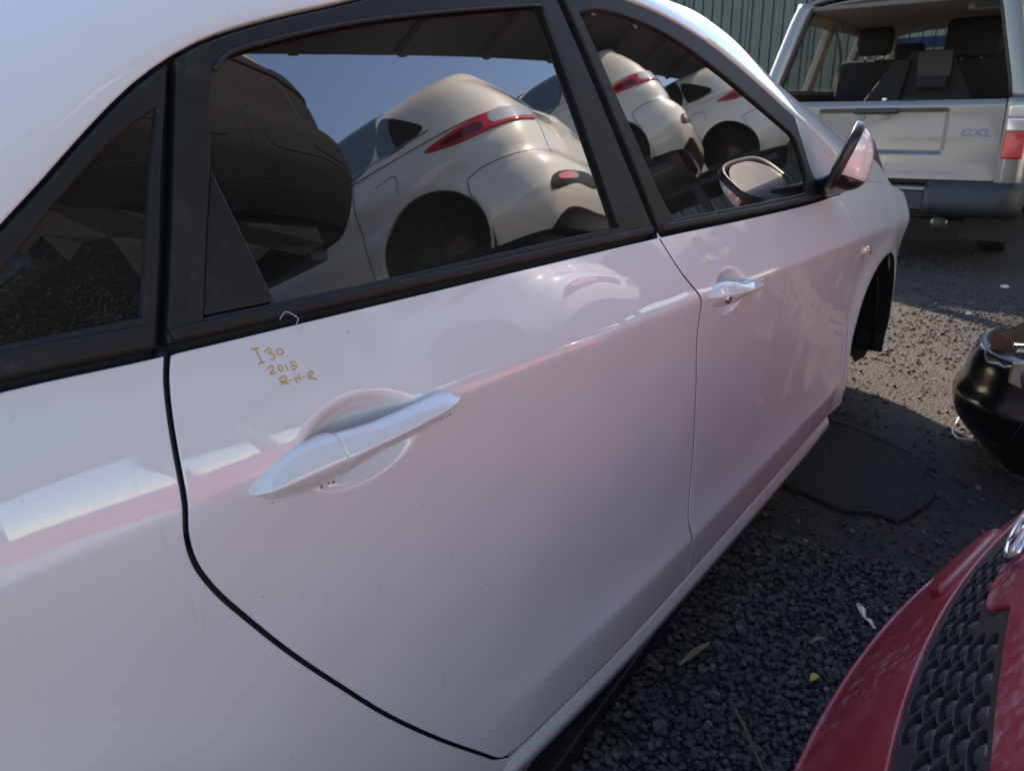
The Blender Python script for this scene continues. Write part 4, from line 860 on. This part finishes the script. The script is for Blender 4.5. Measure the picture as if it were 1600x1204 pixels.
S(box('dome_lens', (SX+.215, -.64, 1.700), (SX+.23, -.49, 1.722), 'shell_black', None, .004))
# windscreen and blue sun band
S(hexa('windscreen', [(SX+3.80,SY-.78,1.15),(SX+3.81,SY-.78,1.15),(SX+3.81,SY+.78,1.15),(SX+3.80,SY+.78,1.15),(SX+3.16,SY-.65,1.74),(SX+3.17,SY-.65,1.74),(SX+3.17,SY+.65,1.74),(SX+3.16,SY+.65,1.74)], 'pane', None, 0))
S(hexa('sun_band', [(SX+3.255,SY-.66,1.64),(SX+3.265,SY-.66,1.64),(SX+3.265,SY+.66,1.64),(SX+3.255,SY+.66,1.64),(SX+3.145,SY-.64,1.74),(SX+3.155,SY-.64,1.74),(SX+3.155,SY+.64,1.74),(SX+3.145,SY+.64,1.74)], 'blue_tint', None, 0))
S(box('dashboard', (SX+3.0, SY-.72, .9), (SX+3.75, SY+.72, 1.17), 'interior_black', None, .05))
S(box('cargo_floor', (SX+.05, SY-.70, .58), (SX+3.6, SY+.70, .64), 'interior_black', None, .01))
# seats and loose black panels in the back
def cushion(name, c, size, m, rot=0., bev=.05, tilt=0.):
    bm = box_bm([-s/2 for s in size], [s/2 for s in size]); bmesh.ops.rotate(bm, verts=bm.verts, cent=(0,0,0), matrix=Matrix.Rotation(tilt, 3, 'Y') @ Matrix.Rotation(rot, 3, 'X')); bmesh.ops.translate(bm, verts=bm.verts, vec=c)
    return S(bmobj(name, bm, m, None, bevel=bev, seg=4))
XS = 4.95
cushion('seat_back', (XS+.05, .42, 1.18), (.18, .56, .58), 'seat_fabric', 0, .06, .15); cushion('seat_back', (XS+.05, -.36, 1.16), (.18, .78, .66), 'seat_fabric', 0, .06, .15)
for (y, z, w, h) in ((.405, 1.615, .29, .225), (-.345, 1.605, .42, .30)):
    cushion('headrest', (XS, y, z), (.12, w, h), 'seat_fabric', 0, .05, .08)
    for d in (-.07, .07): S(tube('headrest_post', [(XS+.01, y+d, z-h/2-.05), (XS+.01, y+d, z-h/2+.03)], .008, 'satin_metal', None, 8))
cushion('headrest', (XS+1.2, -.40, 1.56), (.12, .30, .22), 'seat_fabric', 0, .05, .08); cushion('seat_back', (XS+1.25, -.40, 1.18), (.16, .5, .58), 'seat_fabric', 0, .06, .15); cushion('headrest', (XS+1.2, .36, 1.56), (.12, .28, .2), 'seat_fabric', 0, .05, .08); cushion('seat_back', (XS+1.25, .36, 1.18), (.16, .5, .58), 'seat_fabric', 0, .06, .15)
S(hexa('loose_panel', [(4.30,.10,1.10),(4.34,.10,1.10),(4.34,-.50,1.10),(4.30,-.50,1.10),(4.42,.0,1.50),(4.46,.0,1.50),(4.46,-.27,1.50),(4.42,-.27,1.50)], 'interior_black', None, .012))
S(hexa('loose_panel', [(4.20,.30,1.08),(4.24,.30,1.08),(4.24,.02,1.08),(4.20,.02,1.08),(4.36,.10,1.44),(4.40,.10,1.44),(4.40,-.02,1.44),(4.36,-.02,1.44)], 'interior_black', None, .012))
mat('panel_grey', (.05, .05, .052), .8)
S(hexa('panel_flap', [(4.25,-.09,1.30),(4.28,-.09,1.30),(4.28,-.315,1.30),(4.25,-.315,1.30),(4.34,-.06,1.49),(4.36,-.06,1.49),(4.36,-.30,1.49),(4.34,-.30,1.49)], 'panel_grey', None, .01))
S(box('panel_pocket', (4.20,-.30,1.22), (4.25,-.10,1.30), 'interior_black', None, .012))
S(tube('seat_belt', [(4.35,.60,1.72),(4.5,.585,1.60),(4.6,.58,1.45),(4.55,.60,1.25)], .014, 'interior_grey', None, 6, flat=.2))
S(tube('grab_handle', [(4.40,.60,1.735),(4.42,.575,1.70),(4.55,.575,1.70),(4.57,.60,1.735)], .012, 'interior_beige', None, 8))
# tail lamps
for sg in (-1, 1):
    for name, z0, z1, m in (('lamp_red', .762, .93, 'lamp_red'), ('lamp_clear', .933, 1.015, 'lamp_clear'), ('lamp_clear', 1.018, 1.095, 'lamp_clear')):
        bm = box_bm((SX-.022, SY+sg*.762 if sg > 0 else SY-.885, z0), (SX+.10, SY+.885 if sg > 0 else SY-.762, z1)); S(bmobj('tail_lamp', bm, m, None, bevel=.012, seg=3))
# bumper
for sg in (-1, 1):
    G = []
    for t in np.linspace(0, 1, 16):
        y = SY+sg*(.375+t*.56); bx = SX-.15+.20*max(0, t-.72)**2*8
        G.append([(bx+a, y, z) for a, z in ((.16,.41),(.05,.40),(.012,.415),(.0,.455),(.004,.555),(.03,.592),(.09,.602),(.2,.602))])
    S(grid_mesh('bumper_end', G, 'bumper_grey', None, flip=(sg < 0), thick=.01))
    S(box('bumper_face', (SX-.146, SY+sg*.375-.006, .41), (SX+.05, SY+sg*.375+.006, .595), 'bumper_grey', None, .004))
S(box('bumper_step', (SX-.12, SY-.368, .42), (SX+.05, SY+.368, .545), 'bumper_grey', None, .01))
for sg in (-1, 1):
    for k in range(3): S(box('step_tread', (SX-.10+k*.035, SY+sg*.68-.20, .6005), (SX-.085+k*.035, SY+sg*.68+.20, .607), 'rubber', None, .002))
    S(box('bumper_reflector', (SX-.152, SY+sg*.70-.06, .50), (SX-.142, SY+sg*.70+.06, .53), 'lamp_red', None, .003))
S(box('bumper_top', (SX-.11, SY-.366, .548), (SX+.05, SY+.366, .575), 'silver_paint', None, .008))
S(tube('exhaust_tip', [(SX+.25,-.54,.335),(SX-.03,-.54,.335),(SX-.06,-.54,.335)], [.05,.05,.052], 'satin_metal', None, 18))
S(tube('exhaust_core', [(SX-.03,-.54,.335),(SX-.062,-.54,.335)], .04, 'steel_rust', None, 14))
S(tube('axle', [(SX+.95, SY-.65, .36), (SX+.95, SY+.65, .36)], .06, 'shell_black', None, 12))
S(box('underbody', (SX+.15, SY-.62, .33), (SX+4.3, SY+.62, .56), 'shell_black', None, .02))
for sg in (-1, 1):
    S(box('mud_flap', (SX+.16, SY+sg*.75-.17, .20), (SX+.18, SY+sg*.75+.17, .50), 'rubber', None, .004))
    for wx in (.95, 3.75):
        w_ = empty('wheel'); S(w_); wheel(SX+wx, SY+sg*.74, .33, w_)
        for ch in w_.children: ch.matrix_parent_inverse = Matrix.Identity(4)
        w_.matrix_parent_inverse = Matrix.Translation(-suv.location)

# ================================================================== CORRUGATED FENCE
fence = empty('corrugated_fence', (9.2, 0, 0), 'dark green corrugated steel fence behind the cars', 'fence')
mat('fence_green', (.024, .052, .045), .32, noise=[(3., .4, .7, (.034, .062, .054)), (1.2, .55, .75, (.055, .064, .056))], spec=.7)
def fence_sheet(y0, y1):
    ys = []; prof = [(0,0),(.075,.0),(.09,.030),(.125,.030),(.14,.0)]; y = y0
    while y < y1:
        ys += [(y+a, b_) for a, b_ in prof]; y += .1532
    ys += [(y1+.012, 0)]; v = []
    for yy, d in ys: v += [(9.2-d, yy, -.02), (9.2-d, yy, 2.7)]
    f = [(2*i, 2*i+1, 2*i+3, 2*i+2) for i in range(len(ys)-1)]
    o = meshobj('fence_sheet', v, f, 'fence_green', None, False); md = o.modifiers.new('s', 'SOLIDIFY'); md.thickness = .002; return rel(o, fence)
for y in np.arange(-6.0, 9.0, .92): fence_sheet(y, y+.918)
for z in (.4, 1.4, 2.4): rel(box('fence_rail', (9.215, -6, z), (9.25, 9.2, z+.05), 'steel_rust', None, .004), fence)
for y in np.arange(-6, 9.3, 2.4): rel(box('fence_post', (9.255, y, -.02), (9.31, y+.05, 2.65), 'steel_rust', None, .004), fence)

# ================================================================== STACKED CARS ON RACKS OPPOSITE (seen mirrored in the windows)
def plan_curve():
    pts = [(-.76, 0), (-.757, -.30), (-.740, -.56), (-.695, -.71), (-.59, -.80), (-.40, -.855), (-.15, -.878), (.3, -.885), (1.3, -.89), (2.3, -.88), (2.85, -.83), (3.2, -.68), (3.38, -.42), (3.44, 0)]
    P = np.array(crv(pts, .01)); s = np.concatenate([[0], np.cumsum(np.hypot(*np.diff(P, axis=0).T))]); return P, s
PC, PS = plan_curve()
def sX(x): k = (PC[:, 1] < -.6); return float(np.interp(x, PC[k, 0], PS[k]))
def sY(y): k = PC[:, 0] < -.3; return float(np.interp(-y, -PC[k, 1], PS[k]))
def low_s(uv):
    s = uv[:, 0]; z = uv[:, 1]; x = np.interp(s, PS, PC[:, 0]); y = np.interp(s, PS, PC[:, 1])
    wy = interp(z, [.15,.22,.36,.55,.74,.80,.98], [.90,.945,.99,1.,.995,.985,.925]); y = y*(wy-.10*np.abs(z-.79)*np.clip((z-.55)*6, 0, 1)); y = y*(1-.012*np.exp(-((z-.60)/.07)**2))
    wr = np.clip((.1-x)/.86, 0, 1)**1.5; rx = interp(z, [.15,.3,.45,.56,.62,.68,.85,.99], [.16,.05,.0,.0,.02,.075,.09,.13])
    wf = np.clip((x-2.2)/1.24, 0, 1)**1.5; fx_ = interp(z, [.15,.3,.5,.65,.78,.9,.99], [-.1,-.02,0,-.03,-.16,-.42,-.75])
    r0 = np.hypot(x, z-.31); r1 = np.hypot(x-2.6, z-.31); y = y*(1+.016*np.exp(-((r0-.37)/.06)**2)+.016*np.exp(-((r1-.37)/.06)**2))
    return np.stack([x+wr*rx+wf*fx_, y, z], 1)
def top_s(uv):
    s = uv[:, 0]; z = uv[:, 1]; x = np.interp(s, PS, PC[:, 0]); y = np.interp(s, PS, PC[:, 1]); t = (z-.97)/.43
    y = y*(.925-.19*t-.09*np.clip(t, 0, 1.1)**8); xf = (x+.76)/4.2; x0 = interp(z, [.97,1.1,1.25,1.36,1.40,1.42], [-.62,-.56,-.45,-.36,-.37,-.30]); x1 = interp(z, [.97,1.1,1.25,1.36,1.42], [2.45,2.15,1.75,1.38,1.15])
    return np.stack([x0+(x1-x0)*xf, y, z], 1)
SE = PS[-1]
def stacked_car(name):
    root = empty(name)
    def both(o):
        c = o.copy(); COL.objects.link(c); c.scale = (1, -1, 1); c.parent = root
        for ch in o.children: d = ch.copy(); COL.objects.link(d); d.parent = c
        return o
    a0, a1 = sX(0), sX(2.6)
    bot = [(0, .20)]+[(a0-.36, .20)]+arch(a0, .31, .352, 198, -18)+[(a0+.36, .20), (a1-.36, .20)]+arch(a1, .31, .352, 198, -18)+[(a1+.36, .20), (SE, .20)]
    L = loop(crv([(0,.99),(0,.20)], .03), *[crv([bot[i], bot[i+1]], .03) for i in range(len(bot)-1)], crv([(SE,.20),(SE,.99)], .03), crv([(SE,.99),(0,.99)], .03))
    both(panel('body_side', L, low_s, 'pearl_paint', root, g=.045, r=.003, rim=.03))
    # deck and bonnet cap
    ss = np.linspace(0, SE, 70); R = low_s(np.stack([ss, np.full(70, .985)], 1)); G = []
    for q in np.linspace(1, 0, 6): G.append([(p[0], p[1]*q, .985+.05*(1-q*q)) for p in R])
    both(grid_mesh('bonnet', G, 'pearl_paint', root))
    G = [[tuple(p) for p in top_s(np.stack([ss, np.full(70, z)], 1))] for z in np.linspace(.97, 1.42, 12)]
    R = np.array(G[-1]); G += [[(p[0]+(.5-p[0])*(1-q)*.3, p[1]*q, 1.42+.035*(1-q*q)) for p in R] for q in (.85, .6, .3, 0)]
    both(grid_mesh('cabin', G, 'pearl_paint', root))
    w = lambda name_, pts, m='glass_dark', off=.004, srf=top_s: both(panel(name_, loop(crv(pts, .02, closed=True)), srf, m, root, g=.04, off=off, r=.003, rim=.01))
    w('rear_window', [(.03,1.07),(.44,1.07),(.52,1.10),(.46,1.31),(.03,1.325)])
    sx = lambda x: sX(x)
    w('quarter_window', [(sx(-.05),1.07),(sx(.42),1.04),(sx(.50),1.30),(sx(.25),1.25)])
    w('side_window', [(sx(.52),1.04),(sx(1.42),1.02),(sx(1.42),1.345),(sx(.58),1.31)])
    w('side_window', [(sx(1.52),1.02),(sx(2.6),1.01),(sx(1.95),1.33),(sx(1.52),1.345)])
    w('windscreen', [(SE-.03,1.03),(SE-.62,1.03),(SE-.62,1.33),(SE-.03,1.35)])
    # tail lamps wrapping the corner, clear tip inside
    lampp = [(sX(-.10),.905),(sX(-.28),.855),(sX(-.45),.845),(sY(-.62),.875),(sY(-.50),.905),(sY(-.50),.965),(sY(-.66),.975),(sX(-.40),.955)]
    tl_ = both(panel('tail_lamp', loop(crv(lampp, .01, closed=True)), low_s, 'lamp_red', root, g=.03, off=.012, r=.008, rim=.014))
    both(panel('reversing_lamp', loop(crv([(sY(-.49),.912),(sY(-.20),.935),(sY(-.20),.975),(sY(-.49),.965)], .01)), low_s, 'lamp_clear', root, g=.03, off=.010, r=.004, rim=.014))
    both(panel('bumper_slot', loop(crv([(sY(-.72),.40),(sY(-.45),.44),(sY(-.10),.45),(sY(-.10),.52),(sY(-.45),.52),(sY(-.70),.47)], .02, closed=True)), low_s, 'plastic_black', root, g=.03, off=.002, r=.002, rim=.01))
    both(panel('reflector', loop(crv([(sY(-.66),.455),(sY(-.40),.485),(sY(-.40),.505),(sY(-.64),.48)], .02, closed=True)), low_s, 'lamp_red', root, g=.03, off=.006, r=.002, rim=.008))
    both(panel('bumper_valance', loop(crv([(0,.20),(sY(-.70),.20)], .03), crv([(sY(-.70),.20),(sY(-.60),.29),(0,.30)], .03), crv([(0,.30),(0,.20)], .03)), low_s, 'plastic_black', root, g=.03, off=.003, r=.002, rim=.01))
    strip = lambda nm, pts, wd, m='shell_black', srf=low_s, off_=.0015: both(panel(nm, loop(crv(pts, .03), crv([(p[0]+wd[0], p[1]+wd[1]) for p in pts[::-1]], .03)), srf, m, root, g=.05, off=off_, r=.0005, rim=.003))
    strip('bumper_gap', [(.0,.655),(sY(-.6),.655),(sX(-.40),.648),(sX(-.30),.62)], (0,.006)); strip('bumper_gap', [(sX(-.30),.62),(sX(-.30),.52),(sX(-.33),.46)], (.006,0))
    strip('hatch_gap', [(sY(-.50),.66),(sY(-.485),.80),(sY(-.49),.90)], (.006,0)); strip('fuel_flap', [(sX(.12),.74),(sX(.12),.86),(sX(.27),.86)], (.004,-.004))
    strip('window_line', [(sX(-.1),1.028),(sX(1.4),1.002),(sX(2.5),.99)], (0,.010), 'satin_metal', top_s, .006)
    both(panel('lamp_core', loop(crv([(sX(-.20),.888),(sX(-.36),.868),(sX(-.52),.872),(sX(-.50),.920),(sX(-.30),.915)], .01, closed=True)), low_s, 'lamp_dark', root, g=.03, off=.0135, r=.003, rim=.004))
    both(panel('lamp_clear_strip', loop(crv([(sX(-.57),.885),(sY(-.62),.90),(sY(-.52),.925),(sY(-.52),.955),(sX(-.56),.945)], .01, closed=True)), low_s, 'lamp_clear', root, g=.03, off=.0135, r=.003, rim=.004))  # clear strip set into the tail lamp
    for x in (.44, 1.47, 2.32):
        both(panel('door_gap', loop(crv([(sX(x),.24),(sX(x),.97)], .03), crv([(sX(x)+.007,.97),(sX(x)+.007,.24)], .03)), low_s, 'shell_black', root, g=.05, off=.0015, r=.0005, rim=.003))
    both(panel('door_handle', loop(crv([(sX(.56),.80),(sX(.78),.80),(sX(.78),.83),(sX(.56),.83)], .02, closed=True)), low_s, 'pearl_paint', root, g=.03, off=.02, r=.008, rim=.022))
    both(panel('headlamp', loop(crv([(SE-.55,.66),(SE-.85,.70),(SE-1.25,.80),(SE-1.1,.84),(SE-.7,.80)], .02, closed=True)), low_s, 'lamp_clear', root, g=.03, off=.006, r=.004, rim=.01))
    for xc in (0, 2.6):
        G = [[(xc+.35*math.cos(a), y, .31+.35*math.sin(a)) for y in (-.86,-.7,-.5)]+[(xc+.03*math.cos(a), -.5, .31+.03*math.sin(a))] for a in np.linspace(-.4, math.pi+.4, 24)]
        both(grid_mesh('wheel_arch_liner', G, 'shell_black', root))
        both(tube('brake_hub', [(xc, -.52, .31), (xc, -.62, .31), (xc, -.66, .31)], [.12, .12, .05], 'steel_rust', root, 20))
    box('underbody', (-.55,-.70,.18), (3.15,.70,.28), 'shell_black', root, .02)
    return root
def place(root, loc, yaw, pitch, roll, label, group='cars stacked on the racks'):
    root.matrix_world = Matrix.Translation(loc) @ Matrix.Rotation(math.radians(yaw), 4, 'Z') @ Matrix.Rotation(math.radians(pitch), 4, 'Y') @ Matrix.Rotation(math.radians(roll), 4, 'X'); tag(root, label, 'car', group)
b1 = stacked_car('stacked_hatchback'); place(b1, (1.02, -3.21, 1.42), 253.5, -9.6, -3.5, 'pale silver hatchback with wraparound red tail lamp, mirrored in the rear door window')
b3 = copy_tree(b1, None, {'pearl_paint': 'cream_paint'}); place(b3, (3.55, -3.30, 1.88), 250, -8, -3, 'white hatchback with red tail lamp mirrored in the front door window')
b2 = copy_tree(b1, None, {'pearl_paint': 'matt_black', 'lamp_red': 'matt_black', 'lamp_clear': 'matt_black', 'lamp_dark': 'matt_black', 'glass_dark': 'matt_black', 'plastic_black': 'matt_black'}); place(b2, (-1.42, -2.95, 1.80), 250, -8, -2, 'stripped matt black hatchback with a pale roof, mirrored in the rear door window')
b4 = copy_tree(b1, None, {'pearl_paint': 'dark_paint'}); place(b4, (1.25, -3.45, .0), 262, 0, 0, 'black hatchback on the ground below the pale silver hatchback')
b5 = copy_tree(b1); place(b5, (3.5, -3.3, .0), 258, 0, 0, 'pale silver hatchback on the ground below the upper white hatchback')
b6 = copy_tree(b1, None, {'pearl_paint': 'cream_paint'}); place(b6, (6.0, -3.1, 1.80), 250, -8, -2, 'white hatchback at the far end of the upper rack')

for ch in b2.children:
    if ch.name.startswith('cabin'): ch.data = ch.data.copy(); ch.data.materials[0] = M['cream_paint']
jag = [(-.86,.30),(-.86,.06),(-.80,.03),(-.72,.10),(-.66,.02),(-.60,.09),(-.52,.11),(-.46,-.05),(-.40,-.10),(-.34,-.05),(-.26,-.06),(-.20,.03),(-.10,.06),(.02,.02),(.12,.08),(.30,.05),(.42,.10),(.42,.30)]
vs = [(-.60+.02*math.sin(9*y)+d, y, z) for d in (0, .008) for y, z in jag]; nj = len(jag)
fs = [tuple(range(nj)), tuple(range(nj, 2*nj))[::-1]]+[(i, (i+1) % nj, nj+(i+1) % nj, nj+i) for i in range(nj)]
meshobj('torn_liner', vs, fs, 'matt_black', b2, False)
# steel stands under the upper cars
def stand(carobj, label):
    st = empty('car_stand', (carobj.matrix_world.translation.x, carobj.matrix_world.translation.y, 0), label, 'stand', 'steel stands under the upper cars')
    mw = carobj.matrix_world
    for sy in (-.60, .60):
        pts = [mw @ Vector(p) for p in ((-.45, sy-.05, .10), (3.0, sy-.05, .10), (3.0, sy+.05, .10), (-.45, sy+.05, .10), (-.45, sy-.05, .178), (3.0, sy-.05, .178), (3.0, sy+.05, .178), (-.45, sy+.05, .178))]
        rel(hexa('runner', pts, 'rack_blue', None, .004), st)
        for lx in (.55, 2.85):
            t = mw @ Vector((lx, sy*1.42, .12)); rel(box('post', (t.x-.045, t.y-.045, 0), (t.x+.045, t.y+.045, t.z), 'rack_blue', None, .005), st)
    for lx in (.55, 2.85):
        a = mw @ Vector((lx, -.90, .06)); b_ = mw @ Vector((lx, .90, .06)); rel(tube('cross_beam', [a, b_], .045, 'rack_blue', None, 4), st)
bpy.context.view_layer.update()
for cobj, lb in ((b1, 'blue steel stand carrying the pale silver hatchback'), (b2, 'blue steel stand carrying the stripped matt black hatchback'), (b3, 'blue steel stand carrying the white hatchback mirrored in the front door window'), (b6, 'blue steel stand carrying the farthest white hatchback')): stand(cobj, lb)
# overhead deck above the row of stacked cars
gan = empty('overhead_deck', (1.5, -2.75, 0), 'dark steel overhead deck mirrored along the top of the side windows', 'gantry')
rel(hexa('deck', [(-4.6,-3.12,3.40),(6.55,-3.08,3.40),(6.75,-2.40,3.40),(-4.6,-2.36,3.40),(-4.6,-3.12,3.52),(6.55,-3.08,3.52),(6.75,-2.40,3.52),(-4.6,-2.36,3.52)], 'awning', None, .01), gan)
for x in np.arange(-4.4, 6.5, .9): rel(box('deck_joist', (x, -3.05, 3.34), (x+.07, -2.42, 3.398), 'awning', None, .004), gan)
for x in (-4.5, 8.4):
    rel(box('deck_post', (x-.07, -2.85, 0), (x+.07, -2.7, 3.398 if x < 0 else 3.46), 'awning', None, .006), gan)
rel(box('deck_beam', (6.6, -2.84, 3.40), (8.47, -2.71, 3.50), 'awning', None, .006), gan)

# unseen tyre piles, added to break up a bright reflection on the white car
def tyre_mesh():
    prof = [(.205,-.07),(.22,-.095),(.27,-.105),(.305,-.09),(.315,-.05),(.316,.05),(.305,.09),(.27,.105),(.22,.095),(.205,.07)]; n = 36; k = len(prof)
    vs = [(r*math.cos(2*math.pi*i/n), r*math.sin(2*math.pi*i/n), z) for i in range(n) for r, z in prof]
    fs = [(i*k+j, ((i+1) % n)*k+j, ((i+1) % n)*k+(j+1) % k, i*k+(j+1) % k) for i in range(n) for j in range(k)]
    me = bpy.data.meshes.new('tyre'); me.from_pydata(vs, [], fs); me.update(); me.polygons.foreach_set('use_smooth', [True]*len(fs)); me.materials.append(M['tyre']); return me
tme = tyre_mesh()
for i, (x, y, nt_, where) in enumerate(((-.30, -3.25, 5, 'beside the red car nose'), (-2.95, -3.0, 4, 'nearest the rear of the white hatchback'))):
    for k in range(nt_):
        o = bpy.data.objects.new('added_tyre', tme); COL.objects.link(o); o.location = (x+RNG.normal(0, .02), y+RNG.normal(0, .02), .11+k*.212)
        tag(o, ('lowest', 'second', 'third', 'fourth', 'topmost')[k if k < nt_-1 else 4]+' worn black tyre in the added unseen pile '+where, 'tyre', 'tyres added to break up reflections')
